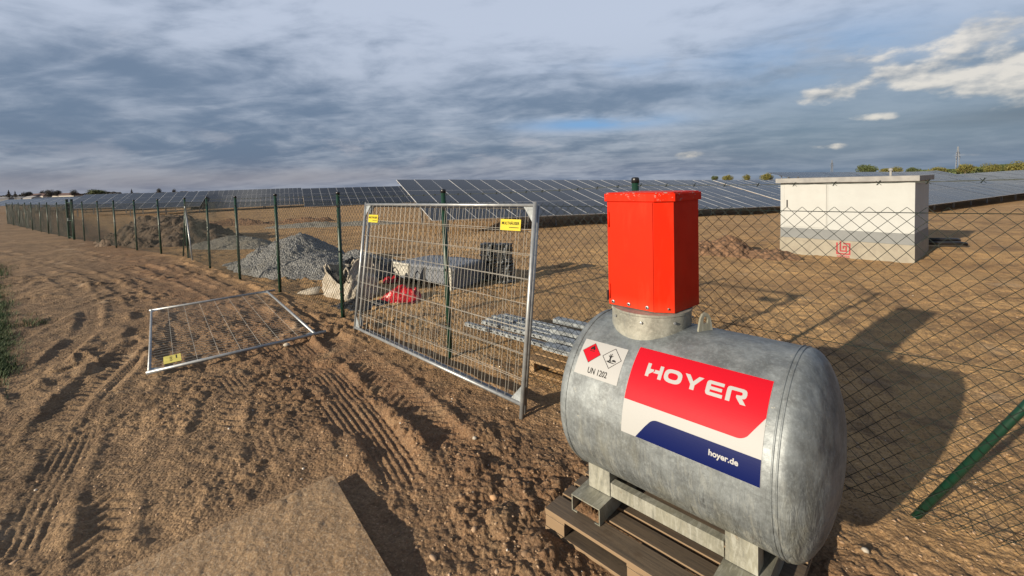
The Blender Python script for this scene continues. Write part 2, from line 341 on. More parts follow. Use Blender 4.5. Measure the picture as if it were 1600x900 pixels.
# ------------------------------------------------------------------ mesh helpers
def link(name, me, mat, parent=None, smooth=False):
    o = bpy.data.objects.new(name, me); COL.objects.link(o)
    if isinstance(mat, (list, tuple)):
        for q in mat: me.materials.append(q)
    elif mat is not None: me.materials.append(mat)
    if parent is not None: o.parent = parent
    if smooth: me.polygons.foreach_set('use_smooth', [True] * len(me.polygons))
    return o
class MB:
    def __init__(s): s.v = []; s.f = []; s.mi = []
    def add(s, vs, fs, mi=0):
        b = len(s.v); s.v += [tuple(v) for v in vs]; s.f += [tuple(b + i for i in f) for f in fs]; s.mi += [mi] * len(fs)
    def box(s, x0, x1, y0, y1, z0, z1, mi=0, bev=0.0):
        if bev:
            bm = bmesh.new(); bmesh.ops.create_cube(bm, size=1)
            for v in bm.verts: v.co = ((x0 + x1) / 2 + v.co.x * (x1 - x0), (y0 + y1) / 2 + v.co.y * (y1 - y0), (z0 + z1) / 2 + v.co.z * (z1 - z0))
            bmesh.ops.bevel(bm, geom=bm.edges[:], offset=bev, segments=2, affect='EDGES', profile=.6)
            bm.verts.index_update(); s.add([v.co[:] for v in bm.verts], [[v.index for v in f.verts] for f in bm.faces], mi); bm.free(); return
        s.add([(x, y, z) for z in (z0, z1) for y in (y0, y1) for x in (x0, x1)],
              [(0, 2, 3, 1), (4, 5, 7, 6), (0, 1, 5, 4), (2, 6, 7, 3), (0, 4, 6, 2), (1, 3, 7, 5)], mi)
    def beam(s, a, b, w, h, mi=0, up=(0, 0, 1)):
        a = Vector(a); b = Vector(b); d = (b - a).normalized(); u = Vector(up)
        if abs(d.dot(u)) > .98: u = Vector((1, 0, 0))
        r = d.cross(u).normalized(); u = r.cross(d).normalized()
        vs = [p + r * sx * w / 2 + u * sy * h / 2 for p in (a, b) for sx, sy in ((-1, -1), (1, -1), (1, 1), (-1, 1))]
        s.add(vs, [(0, 1, 2, 3), (7, 6, 5, 4), (0, 4, 5, 1), (1, 5, 6, 2), (2, 6, 7, 3), (3, 7, 4, 0)], mi)
    def tube(s, pts, r, n=8, mi=0, caps=True, closed=False):
        pts = [Vector(p) for p in pts]; k = len(pts); vs = []; pr = None
        for i, p in enumerate(pts):
            if closed: d = pts[(i + 1) % k] - pts[i - 1]
            else: d = pts[min(i + 1, k - 1)] - pts[max(i - 1, 0)]
            d.normalize()
            if pr is None:
                u = Vector((0, 0, 1)) if abs(d.z) < .9 else Vector((1, 0, 0)); x = d.cross(u).normalized()
            else: x = (pr - d * pr.dot(d)).normalized()
            pr = x; y = d.cross(x); rr = r[i] if isinstance(r, (list, tuple)) else r
            vs += [p + (x * math.cos(2 * math.pi * j / n) + y * math.sin(2 * math.pi * j / n)) * rr for j in range(n)]
        fs = []
        for i in range(k if closed else k - 1):
            i2 = (i + 1) % k
            fs += [(i * n + j, i * n + (j + 1) % n, i2 * n + (j + 1) % n, i2 * n + j) for j in range(n)]
        if caps and not closed: fs += [tuple(range(n))[::-1], tuple((k - 1) * n + j for j in range(n))]
        s.add(vs, fs, mi)
    def lathe(s, prof, axis='z', n=48, c=(0, 0, 0), mi=0):
        vs = []
        for h, r in prof:
            for j in range(n):
                a = 2 * math.pi * j / n; p = (r * math.cos(a), r * math.sin(a), h)
                if axis == 'x': p = (h, r * math.cos(a), r * math.sin(a))
                vs.append((p[0] + c[0], p[1] + c[1], p[2] + c[2]))
        k = len(prof); fs = [(i * n + j, i * n + (j + 1) % n, (i + 1) * n + (j + 1) % n, (i + 1) * n + j) for i in range(k - 1) for j in range(n)]
        fs += [tuple(range(n))[::-1], tuple((k - 1) * n + j for j in range(n))]
        s.add(vs, fs, mi)
    def prism(s, poly, z0, z1, mi=0):
        n = len(poly); s.add([(x, y, z0) for x, y in poly] + [(x, y, z1) for x, y in poly],
              [tuple(range(n))[::-1], tuple(range(n, 2 * n))] + [(i, (i + 1) % n, n + (i + 1) % n, n + i) for i in range(n)], mi)
    def build(s, name, mat, parent=None, smooth=False):
        me = bpy.data.meshes.new(name); me.from_pydata(s.v, [], s.f)
        o = link(name, me, mat, parent, smooth)
        if any(s.mi): me.polygons.foreach_set('material_index', s.mi)
        me.update(); return o
def fixn(o):
    bm = bmesh.new(); bm.from_mesh(o.data); bmesh.ops.recalc_face_normals(bm, faces=bm.faces[:]); bm.to_mesh(o.data); bm.free(); return o
def sharp(o, deg=35):
    me = o.data; me.polygons.foreach_set('use_smooth', [True] * len(me.polygons))
    me.set_sharp_from_angle(angle=math.radians(deg)); return o
def tag(o, label=None, cat=None, group=None, kind=None):
    if label: o['label'] = label
    if cat: o['category'] = cat
    if group: o['group'] = group
    if kind: o['kind'] = kind
    return o
def empty(name, loc=(0, 0, 0), rz=0.0):
    o = bpy.data.objects.new(name, None); COL.objects.link(o); o.location = loc; o.rotation_euler = (0, 0, rz); o.empty_display_size = .2; return o
def copy_tree(o, parent=None):
    c = o.copy(); COL.objects.link(c)
    if parent is not None: c.parent = parent
    for ch in list(o.children): copy_tree(ch, c)
    return c
def ray(px, py): return AF + AX * ((px - 800) / FOC) - AU * ((py - CY) / FOC)
def at(px, py, z=0.0):
    d = ray(px, py); k = (z - EYE) / d.z; return Vector((0, 0, EYE)) + d * k
# ------------------------------------------------------------------ numpy noise
def _h(ix, iy, seed):
    h = (ix.astype(np.int64) * 374761393 + iy.astype(np.int64) * 668265263 + seed * 1442695041) & 0xffffffff
    h = ((h ^ (h >> 13)) * 1274126177) & 0xffffffff
    h = ((h ^ (h >> 16)) * 2246822519) & 0xffffffff
    return ((h ^ (h >> 15)) & 0xffffff) / float(0xffffff)
def vnoise(x, y, seed=0):
    ix = np.floor(x); iy = np.floor(y); fx = x - ix; fy = y - iy
    fx = fx * fx * fx * (fx * (fx * 6 - 15) + 10); fy = fy * fy * fy * (fy * (fy * 6 - 15) + 10)
    ix = ix.astype(np.int64); iy = iy.astype(np.int64)
    a = _h(ix, iy, seed); b = _h(ix + 1, iy, seed); c = _h(ix, iy + 1, seed); d = _h(ix + 1, iy + 1, seed)
    return (a + (b - a) * fx) * (1 - fy) + (c + (d - c) * fx) * fy - .5
def fbm(x, y, o=4, seed=0, g=.5):
    s = 0; a = 1.0
    for i in range(o):
        s = s + a * vnoise(x, y, seed + i * 17); c, n = .8, .6
        x, y = (x * c - y * n) * 2.03 + 5.3, (x * n + y * c) * 2.03 + 1.7; a *= g
    return s
def clod(x, y, size, seed, dens=.7):
    gx = x / size; gy = y / size; ix = np.floor(gx).astype(np.int64); iy = np.floor(gy).astype(np.int64)
    out = np.zeros_like(x)
    for a in (-1, 0, 1):
        for b in (-1, 0, 1):
            cx = ix + a; cy = iy + b
            px = cx + _h(cx, cy, seed); py = cy + _h(cx, cy, seed + 1); hh = _h(cx, cy, seed + 2); on = _h(cx, cy, seed + 3) < dens
            r = .35 + .55 * hh; ang = _h(cx, cy, seed + 4) * 3.14; ca, sa = np.cos(ang), np.sin(ang)
            ux = (gx - px); uy = (gy - py); u = ux * ca + uy * sa; v = (-ux * sa + uy * ca) * 1.5
            d = 1 - (u * u + v * v) / (r * r)
            out = np.maximum(out, np.where(on & (d > 0), np.sqrt(np.maximum(d, 0)) * r, 0))
    return out * size
# ------------------------------------------------------------------ terrain
FP = [(2.98, 1.97), (1.03, 3.66), (-.8, 5.25), (-2.8, 7.09), (-4.77, 8.9), (-6.6, 10.55), (-8.62, 12.45), (-10.75, 14.52), (-12.7, 15.85), (-14.8, 17.3),
      (-17.05, 18.9), (-19.3, 20.56), (-21.8, 22.4), (-23.2, 23.3), (-24.3, 24.1), (-27.0, 26.2), (-29.6, 28.1), (-32.0, 29.9), (-34.8, 31.95), (-37.7, 34.2), (-40.9, 36.6), (-44.0, 38.9), (-47.5, 41.5)]
FZ = [0, 0, .02, .01, -.01, -.05, -.07, -.10, -.14, -.16, -.18, -.21, -.24, -.23, -.24, -.30, -.31, -.33, -.34, -.36, -.38, -.40, -.42]
CP = [(x, y, z) for (x, y), z in zip(FP, FZ)]
for x in (-6, -3, 0, 3, 6):
    for y in (-3, 0, 2.5, 5): CP.append((x, y, 0))
CP += [(-9, 7, 0), (-14, 10, -.05), (-25, 16, -.2), (-45, 25, -.4), (-6, 14, -.12), (-12, 21, -.28), (-4, 20, -.35), (2.4, 24, -.47), (9, 27, -.6), (20, 33, -.8), (34, 44, -1.2),
       (5.5, 11, -.05), (9.3, 10.2, -.05), (7.5, 12.3, -.05), (3, 9, 0), (0, 10, -.02), (12, 12.5, .05), (20, 20, -.25), (27.8, 29.9, -.95), (42, 37, -.8), (13, 8, .15), (20, 10, .2), (9, 5, .02), (14, 2, .05), (1, 14, -.15), (6, 18, -.35), (11, 24, -.45),
       (-20, 35, -.45), (-45, 50, -.45), (-70, 60, -.5), (0, 45, -.6), (40, 60, -.5), (100, 80, -.5), (0, 120, -.6), (-150, 100, -.6), (-300, 300, -.6), (300, 300, -.6), (0, 1000, -.6), (-1000, 0, -.6), (1000, 0, -.3), (0, -800, -.3), (0, -30, 0), (-40, 0, -.2), (40, 0, .1)]
CPa = np.array(CP)
def macro(x, y):
    x = np.asarray(x, float); y = np.asarray(y, float)
    rr = np.hypot(x, y) * .10 + .5; num = 0; den = 0
    for cx, cy, cz in CPa:
        w = 1.0 / ((x - cx) ** 2 + (y - cy) ** 2 + rr * rr) ** 2; num = num + w * cz; den = den + w
    rad_ = np.hypot(x, y); f = np.clip(rad_ - 60, 0, None)
    return num / den - f * (.0025 + .0065 * np.clip((x / np.maximum(rad_, 1) + .1) / .5, 0, 1))
TA = math.radians(-44.16); ca_, sa_ = math.cos(TA), math.sin(TA); TP = (.145, 2.582)
def tl(x, y):      # tank frame coordinates
    u = x - TP[0]; v = y - TP[1]; return u * ca_ + v * sa_, -u * sa_ + v * ca_
def polyd(x, y, pts):
    best = np.full(x.shape, 1e9); arc = np.zeros_like(x); sg = np.ones_like(x); L = 0
    for (x0, y0), (x1, y1) in zip(pts[:-1], pts[1:]):
        dx_, dy_ = x1 - x0, y1 - y0; l = math.hypot(dx_, dy_); u = ((x - x0) * dx_ + (y - y0) * dy_) / (l * l); u = np.clip(u, 0, 1)
        d = np.hypot(x - x0 - u * dx_, y - y0 - u * dy_); k = d < best
        best = np.where(k, d, best); arc = np.where(k, L + u * l, arc); sg = np.where(k, np.sign((x - x0) * dy_ - (y - y0) * dx_), sg); L += l
    return best * sg, arc, L
def smooth_poly(px, n=6):
    P_ = [at(*p) for p in px]; P_ = [(p.x, p.y) for p in P_]; out = []
    for i in range(len(P_) - 1):
        p0 = P_[max(i - 1, 0)]; p1 = P_[i]; p2 = P_[i + 1]; p3 = P_[min(i + 2, len(P_) - 1)]
        for k in range(n):
            u = k / n
            out.append(tuple(.5 * (2 * p1[j] + (p2[j] - p0[j]) * u + (2 * p0[j] - 5 * p1[j] + 4 * p2[j] - p3[j]) * u * u + (3 * p1[j] - p0[j] - 3 * p2[j] + p3[j]) * u ** 3) for j in (0, 1)))
    out.append(P_[-1]); return out
# wheel ruts: pixel trace on the ground plane, width, depth, tread kind
TR = [([(20, 895), (60, 800), (110, 700), (150, 620), (205, 560), (215, 500)], .30, .035, 'rib'),
      ([(150, 895), (170, 790), (190, 700), (230, 620)], .26, .03, 'lug'),
      ([(425, 715), (400, 660), (372, 610), (350, 585)], .30, .025, 'rib'),
      ([(330, 690), (345, 640), (360, 600)], .42, .035, 'lug'),
      ([(700, 880), (640, 760), (560, 640), (480, 550), (400, 490), (300, 440), (200, 405), (80, 375)], .34, .05, 'rib'),
      ([(800, 800), (700, 690), (600, 590), (500, 520), (440, 480), (340, 430), (250, 400)], .34, .05, 'lug'),
      ([(0, 760), (60, 690), (140, 600), (205, 540), (225, 490), (190, 450), (110, 415), (0, 385)], .32, .05, 'lug'),
      ([(0, 620), (90, 560), (140, 500), (120, 450), (60, 415)], .32, .045, 'rib'),
      ([(560, 690), (500, 610), (420, 540), (340, 480), (250, 440), (130, 400)], .30, .03, 'rib'),
      ([(0, 545), (150, 470), (300, 425), (420, 440)], .28, .035, 'lug'),
      ([(0, 470), (120, 430), (260, 410), (380, 400), (500, 420)], .3, .03, 'lug'),
      ([(900, 520), (1100, 470), (1350, 430), (1590, 400)], .35, .03, 'lug'),
      ([(860, 420), (1000, 410), (1150, 420), (1400, 440), (1590, 460)], .35, .03, 'rib')]
TRW = [(smooth_poly(p), w, d, k) for p, w, d, k in TR]
PLC = [(-1.40, 3.18), (-.62, 2.24), (-.05, 1.45), (-2.2, .1), (-3.6, 1.55)]   # road plate corner reference
def relief(x, y):
    r = np.hypot(x, y)
    side = x * .68 + y * .735 - 3.3
    fade = np.clip((45 - r) / 30, 0, 1)
    z = fbm(x * .8, y * .8, 4, 3) * .05 + fbm(x * 4.1, y * 4.1, 5, 11, .6) * .020 + fbm(x * 22, y * 22, 3, 13, .6) * .006
    rough = np.clip(.55 + fbm(x * .9, y * .9, 3, 40) * 1.6, .12, 1.2)
    ditch = np.exp(-((side + 1.15) / .62) ** 2) * np.clip((14 - r) / 5, 0, 1)
    z = z - .045 * ditch * np.clip((r - 3.4), 0, 1)
    rough = rough * np.clip(.45 + (r - 2) * .16, .45, 1) + ditch * 1.0
    fieldm = np.clip((side - .2) / 1.2, 0, 1); rough = rough * (1 - .45 * fieldm)
    c = clod(x, y, .10, 5, .30) * .24 + clod(x + 3.3, y, .048, 15, .8) * .50 + clod(x, y + 2.1, .024, 25, .9) * .60
    big = clod(x, y, .20, 35, .30) * .22 * np.clip(ditch + .12, 0, 1)
    z = z + (c * rough * .62 + big) * np.clip((30 - r) / 22, .15, 1)
    midm = np.clip((r - 3.5) / 4, 0, 1) * np.clip((26 - r) / 10, 0, 1) * (1 - .65 * fieldm)
    u_ = x * .735 - y * .68; v_ = side
    rid = 1 - np.abs(fbm(u_ * .55, v_ * 2.6, 4, 91)) * 3.2; patch = np.clip(.4 + fbm(x * .45, y * .45, 3, 97) * 2.2, 0, 1)
    z = z + (np.clip(rid, 0, 1) ** 3 * .045 + clod(x, y, .19, 93, .45) * .30 + clod(x + 1, y + 4, .09, 94, .6) * .35) * midm * patch
    for pts, w, d, kind in TRW:
        pa = np.array(pts); k = (x > pa[:, 0].min() - w) & (x < pa[:, 0].max() + w) & (y > pa[:, 1].min() - w) & (y < pa[:, 1].max() + w)
        if not k.any(): continue
        dd, arc, L = polyd(x[k], y[k], pts); a = np.abs(dd); wob = fbm(arc * 1.7 + 3, dd * 0 + d * 99, 3, 71)
        ends = np.clip(np.minimum(arc, L - arc) / .25, 0, 1); wear = np.clip(.55 + wob * 1.9, 0, 1) * ends
        inner = np.clip((w / 2 - a) / .05, 0, 1); rim = np.exp(-((a - w / 2 - .035) / .045) ** 2)
        if kind == 'rib': tr_ = .5 + .5 * np.cos(dd * 2 * math.pi / .052)
        else: tr_ = np.clip(np.sin((arc + np.abs(dd) * .8) * 2 * math.pi / .115) * 1.6, -1, 1) * .5 + .5
        z[k] = z[k] * (1 - .75 * inner * wear) + (-d * .42 * inner + tr_ * inner * .014 + rim * d * .35) * wear
    # calm where things stand
    s_, t_ = tl(x, y); dpal = np.maximum(np.maximum(-s_, s_ - 1.2), np.maximum(-t_, t_ - 1.0)); k1 = np.clip((dpal + .02) / .12, 0, 1)
    z = np.where(k1 < 1, z * k1 - .004 * (1 - k1), z)
    u = (x + 1.385) * .653 - (y - 3.16) * .757; v = (x + 1.385) * .757 + (y - 3.16) * .653      # along / out from plate edge
    dpl = np.maximum(v, -u); k2 = np.clip((dpl - .0) / .10, 0, 1)
    inside = (k2 < 1); z = np.where(inside, np.minimum(z, .012) * k2 - .004 * (1 - k2), z)
    return z * np.clip(fade + .25, 0, 1)
def ground_z(x, y):
    x = np.atleast_1d(np.asarray(x, float)); y = np.atleast_1d(np.asarray(y, float)); return macro(x, y) + relief(x, y)
def gz(x, y): return float(macro(np.array([x]), np.array([y]))[0])
def make_ground():
    A = np.radians(np.concatenate([np.arange(-70, 70, .17), np.arange(70, 290, 2.0)]))
    R_ = [.25]
    while R_[-1] < 70: R_.append(R_[-1] * (1.0036 if R_[-1] > 1.1 else 1.03))
    while R_[-1] < 4500: R_.append(R_[-1] * 1.05)
    R_ = np.array(R_); na, nr = len(A), len(R_)
    X = (R_[:, None] * np.sin(A)[None, :]).ravel(); Y = (R_[:, None] * np.cos(A)[None, :]).ravel()
    Z = np.empty_like(X)
    for i in range(0, len(X), 200000): Z[i:i + 200000] = ground_z(X[i:i + 200000], Y[i:i + 200000])
    X = np.append(X, 0); Y = np.append(Y, 0); Z = np.append(Z, 0.0)
    me = bpy.data.meshes.new('ground'); nv = len(X); me.vertices.add(nv)
    me.vertices.foreach_set('co', np.stack([X, Y, Z], 1).ravel())
    i = np.arange(nr - 1)[:, None]; j = np.arange(na)[None, :]; j2 = (j + 1) % na
    q = np.stack([i * na + j, (i + 1) * na + j, (i + 1) * na + j2, i * na + j2], -1).reshape(-1, 4)[:, ::-1]
    tri = np.stack([np.full(na, nv - 1), np.arange(na), (np.arange(na) + 1) % na], -1)[:, ::-1]
    idx = np.concatenate([q.ravel(), tri.ravel()]).astype(np.int32)
    nq, nt = len(q), len(tri); me.loops.add(len(idx)); me.loops.foreach_set('vertex_index', idx)
    me.polygons.add(nq + nt)
    st = np.concatenate([np.arange(nq) * 4, nq * 4 + np.arange(nt) * 3]).astype(np.int32)
    me.polygons.foreach_set('loop_start', st)
    me.update(calc_edges=True); me.validate()
    o = link('ground', me, M['soil'], None, True); tag(o, kind='structure')
    me.update()
    return o
make_ground()
# ------------------------------------------------------------------ fence
def fline(path, d):
    L = 0
    for (x0, y0, z0), (x1, y1, z1) in zip(path[:-1], path[1:]):
        l = math.hypot(x1 - x0, y1 - y0)
        if d <= L + l: u = (d - L) / l; return (x0 + (x1 - x0) * u, y0 + (y1 - y0) * u, z0 + (z1 - z0) * u)
        L += l
    return path[-1]
def flen(path): return sum(math.hypot(b[0] - a[0], b[1] - a[1]) for a, b in zip(path[:-1], path[1:]))
def chain_mesh(name, path, parent, z0=.06, z1=1.915, h=.0425, r=.0027, seed=0):
    seg = np.array(path); dl = np.hypot(*(seg[1:, :2] - seg[:-1, :2]).T); cum = np.concatenate([[0], np.cumsum(dl)]); T = cum[-1]
    nw = int(T / h); J = int((z1 - z0) / h) + 1
    mm, jj = np.meshgrid(np.arange(nw), np.arange(J), indexing='ij')
    s = np.minimum((mm + ((jj + mm) % 2)) * h, T)
    x = np.interp(s, cum, seg[:, 0]); y = np.interp(s, cum, seg[:, 1]); g = np.interp(s, cum, seg[:, 2])
    k = np.clip(np.searchsorted(cum, s) - 1, 0, len(dl) - 1); tx = (seg[1:, 0] - seg[:-1, 0])[k] / dl[k]; ty = (seg[1:, 1] - seg[:-1, 1])[k] / dl[k]
    z = g + z0 + jj * h + vnoise(s * .9, z0 + jj * .2, 5 + seed) * .02
    off = np.where((jj + mm) % 2 == 0, .0012, -.0012) + vnoise(s * .6, jj * .08, 9 + seed) * .09
    x = x - ty * off; y = y + tx * off
    V = []
    for a in range(3):
        c, q = math.cos(a * 2.0944) * r, math.sin(a * 2.0944) * r
        V.append(np.stack([x + tx * c - ty * q, y + ty * c + tx * q, z], -1))
    V = np.stack(V, 2)                       # nw,J,3,3
    b = (mm * J + jj)[:, :-1] * 3
    F = []
    for a in range(3):
        a2 = (a + 1) % 3; F.append(np.stack([b + a, b + a2, b + 3 + a2, b + 3 + a], -1))
    F = np.stack(F, 2).reshape(-1, 4)
    me = bpy.data.meshes.new(name); me.vertices.add(nw * J * 3); me.vertices.foreach_set('co', V.ravel())
    me.loops.add(F.size); me.loops.foreach_set('vertex_index', F.ravel().astype(np.int32)); me.polygons.add(len(F)); me.polygons.foreach_set('loop_start', (np.arange(len(F)) * 4).astype(np.int32))
    me.update(calc_edges=True)
    return link(name, me, M['greenwire'], parent)
def sag(p, q, d, n=9): return [(p[0] + (q[0] - p[0]) * i / n, p[1] + (q[1] - p[1]) * i / n, p[2] + (q[2] - p[2]) * i / n - d * math.sin(math.pi * i / n)) for i in range(n + 1)]
POSTM = None
def fence_post(x, y, z, parent, h=2.0, tilt=(0, 0)):
    global POSTM
    if POSTM is None:
        b = MB(); b.tube([(0, 0, -.35), (0, 0, 2.0)], .030, 14); me = b.build('tmp', M['green'])
        c = MB(); c.lathe([(0, .033), (.035, .033), (.044, .026), (.046, .002)], 'z', 12); cc = c.build('tmp', M['black'])
        d = MB(); d.box(-.014, .014, -.046, -.026, 0, .03); dd = d.build('tmp', M['black'])
        POSTM = (me.data, cc.data, dd.data)
        for o in (me, cc, dd): bpy.data.objects.remove(o)
        for q in POSTM[:2]: q.polygons.foreach_set('use_smooth', [True] * len(q.polygons))
    o = bpy.data.objects.new('post', POSTM[0]); COL.objects.link(o); o.parent = parent; o.location = (x, y, z); o.rotation_euler = (tilt[0], tilt[1], random.random() * .4); o.scale = (1, 1, h / 2)
    c = bpy.data.objects.new('cap', POSTM[1]); COL.objects.link(c); c.parent = o; c.location = (0, 0, 1.985)
    for zz_ in (.4, 1.05, 1.78):
        c = bpy.data.objects.new('wire_clip', POSTM[2]); COL.objects.link(c); c.parent = o; c.location = (0, 0, zz_)
    return o
def ph(p): return 2.085 if (p[0] > 0.5) else 2.0
def build_fence(path, label, barbed=True, mesh=True, braces=()):
    root = empty('chain_link_fence'); tag(root, label, 'fence')
    for i, p in enumerate(path):
        fence_post(*p, root, h=ph(p), tilt=(random.uniform(-.008, .008), random.uniform(-.008, .008)))
    chain_mesh('wire_netting', path, root)
    for zt, sg_ in ((1.868, .010), (1.03, .012), (.10, .006)):
        b = MB()
        for p, q in zip(path[:-1], path[1:]): b.tube(sag((p[0], p[1], p[2] + zt), (q[0], q[1], q[2] + zt), sg_), .0024, 4)
        b.build('tension_wire', M['greenwire'], root)
    b = MB()
    for p, q in zip(path[:-1], path[1:]):
        for k in (0, 1):
            S = sag((p[0], p[1], p[2] + ph(p) - .035), (q[0], q[1], q[2] + ph(q) - .035), .015, 60)
            b.tube([(x + .0022 * math.cos(i * .9 + k * math.pi), y, z + .0022 * math.sin(i * .9 + k * math.pi)) for i, (x, y, z) in enumerate(S)], .0017, 3)
        if math.hypot(p[0], p[1]) < 14:
            for i in range(4, 60, 5):
                x, y, z = S[i]
                for w in (-1, 1):
                    b.beam((x - .014, y - .004 * w, z - .012 * w), (x + .014, y + .004 * w, z + .014 * w), .0022, .0022)
                    b.beam((x + .004 * w, y - .012, z + .013), (x - .004 * w, y + .012, z - .013), .0022, .0022)
    b.build('barbed_wire', M['wire'] if 0 else M['greenwire'], root)
    for a, c, mt in braces:
        b = MB(); b.tube([a, c], .022, 12); o = b.build('brace', mt, root, True)
        k = MB(); k.tube([tuple(Vector(c) + (Vector(a) - Vector(c)).normalized() * -.01), tuple(Vector(c) + (Vector(a) - Vector(c)).normalized() * .05)], .027, 10); k.build('clamp', M['tube'] if mt is M['tube'] else M['black'], o)
    return root
FA = [(x, y, z) for (x, y), z in zip(FP[:14], FZ[:14])]
FB = [(x, y, z) for (x, y), z in zip(FP[14:], FZ[14:])]
FA = [(4.9, .31, 0)] + FA
p5 = FA[8]; dF = Vector((-.72, .69, 0))
braces = [((2.37, 2.60, -.05), (3.0, 1.965, 1.72), M['green']),
          ((p5[0] - .72 * .85 - .0, p5[1] + .69 * .85, p5[2] - .05), (p5[0] - .02, p5[1] + .02, p5[2] + 1.72), M['green']),
          ((p5[0] + .72 * .80, p5[1] - .69 * .80 - .05, p5[2] - .05), (p5[0] + .02, p5[1] - .03, p5[2] + 1.72), M['tube'])]
build_fence(FA, 'long dark green chain-link fence with barbed wire running past the grey tank', braces=braces)
build_fence(FB, 'far stretch of green fence at the left edge beyond the narrow gate')
def gate():
    a = Vector(FA[-1]) ; b_ = Vector(FB[0]); d = (b_ - a); d.z = 0; d.normalize(); rz = math.atan2(d.y, d.x); L = (b_ - a).length
    g = empty('garden_gate', (a.x, a.y, a.z), rz); tag(g, 'narrow dark green gate with thick posts in the far left fence', 'gate')
    for x in (.10, L - .10):
        b = MB(); b.box(x - .05, x + .05, -.05, .05, -.3, 2.12, 0, .004); o = b.build('gate_post', M['green'], g)
        c = MB(); c.box(x - .055, x + .055, -.055, .055, 2.12, 2.14); c.build('cap', M['black'], o)
    b = MB()
    x0, x1 = .17, L - .17
    for q, w in (((x0, 0, .08), (x0, 0, 1.98)), ((x1, 0, .08), (x1, 0, 1.98)), ((x0, 0, .1), (x1, 0, .1)), ((x0, 0, 1.96), (x1, 0, 1.96)), ((x0, 0, 1.0), (x1, 0, 1.0))): b.beam(q, w, .04, .04)
    b.build('leaf_frame', M['green'], g)
    b = MB()
    k = x0
    while k < x1: b.beam((k, 0, .1), (k, 0, 1.95), .006, .006); k += .05
    for i in range(10): b.beam((x0, .006, .1 + i * .2), (x1, .006, .1 + i * .2), .008, .008)
    b.build('wire_infill', M['greenwire'], g)
    b = MB(); b.box(x1 - .12, x1 - .02, -.04, .04, .95, 1.12, 0, .004); b.beam((x1 - .11, -.07, 1.05), (x1 - .22, -.07, 1.05), .018, .018); b.build('lock', M['tube'], g)
gate()
# ------------------------------------------------------------------ site fence panels
def text_mesh(txt, size, bold=0.0, align='CENTER', spacing=1.0):
    c = bpy.data.curves.new('t', 'FONT'); c.body = txt; c.size = size; c.align_x = align; c.offset = bold; c.space_character = spacing; c.resolution_u = 4
    o = bpy.data.objects.new('t', c); COL.objects.link(o); bpy.context.view_layer.update()
    me = bpy.data.meshes.new_from_object(o.evaluated_get(bpy.context.evaluated_depsgraph_get()))
    bpy.data.objects.remove(o); bpy.data.curves.remove(c); return me
def site_panel(signs, signmat, name='construction_fence_panel'):
    Lp, Hp = 3.40, 1.95; g = empty(name)
    for x in (0, Lp):
        b = MB(); b.tube([(x, 0, 0), (x, 0, Hp)], .021, 12); o = b.build('upright', M['tube'], g, True)
        sx = 1 if x == 0 else -1
        for z, sz in ((.15, 1), (Hp - .04, -1)):
            c = MB(); c.add([(x + sx * .02, -.002, z), (x + sx * .15, -.002, z), (x + sx * .02, -.002, z + sz * .15), (x + sx * .02, .002, z), (x + sx * .15, .002, z), (x + sx * .02, .002, z + sz * .15)], [(0, 1, 2), (5, 4, 3), (0, 3, 4, 1), (1, 4, 5, 2), (2, 5, 3, 0)])
            c.build('gusset', M['galv'], o)
    for z in (.14, Hp - .03):
        b = MB(); b.tube([(.015, 0, z), (Lp - .015, 0, z)], .0165 if z > 1 else .019, 10); b.build('rail', M['tube'], g, True)
    b = MB(); n = 30
    for i in range(1, n): b.tube([(i * Lp / n, -.003, .14), (i * Lp / n, -.003, Hp - .03)], .0021, 4)
    for k in range(7):
        z = .14 + (Hp - .17) * (k + .9) / 7.9
        b.tube([(0, .002, z), (Lp, .002, z)], .0021, 4)
    b.build('wire_mesh', M['wire'], g)
    for (x, z, w, h) in signs:
        b = MB(); b.box(x, x + w, -.012, -.008, z, z + h, 0, .001); o = b.build('name_plate', signmat, g)
        me = text_mesh('MULTHÄUSER', h * (.36 if signmat is M['yellow'] else .19), .0008 if signmat is M['yellow'] else 0); q = link('lettering', me, M['v_black'], o); q.location = (x + w * .5, -.0135, z + h * .52); q.rotation_euler = (math.pi / 2, 0, 0); q.scale = (min(1, w / (h * 1.9)), 1, 1)
        me = text_mesh('Bauzaun', h * .14, .0002) if 0 else None
        b = MB(); b.box(x + w * .45, x + w * .92, -.0134, -.0124, z + h * .24, z + h * .30); b.build('small_print', M['v_black'], o)
    return g
def place_panel(g, B1, B2, z1, z2, lean):
    d = Vector((B2[0] - B1[0], B2[1] - B1[1], z2 - z1)).normalized(); nn = Vector((-d.y, d.x, 0)).normalized()
    up = (nn * math.sin(lean) + Vector((0, 0, 1)) * math.cos(lean)); up = (up - d * up.dot(d)).normalized(); y = up.cross(d)
    mm_ = Matrix.Identity(4)
    for i in range(3): mm_[i][0] = d[i]; mm_[i][1] = y[i]; mm_[i][2] = up[i]
    mm_.translation = (B1[0], B1[1], z1); g.matrix_world = mm_
g1 = site_panel([(.14, 1.665, .28, .108), (2.96, 1.675, .28, .108)], M['yellow']); place_panel(g1, (-2.33, 6.27), (.015, 3.83), -.055, -.01, math.radians(8.5))
tag(g1, 'front galvanised site fence panel leaning upright, with two yellow plates', 'fence panel', 'site fence panels')
g2 = site_panel([], M['yellow']); place_panel(g2, (-2.30, 6.36), (.09, 3.86), -.05, -.01, math.radians(8.5))
g2.location.z -= .03
tag(g2, 'second galvanised fence panel without plates leaning directly behind the front one', 'fence panel', 'site fence panels')
g3 = site_panel([(.14, 1.62, .30, .17)], M['yellow_old'])
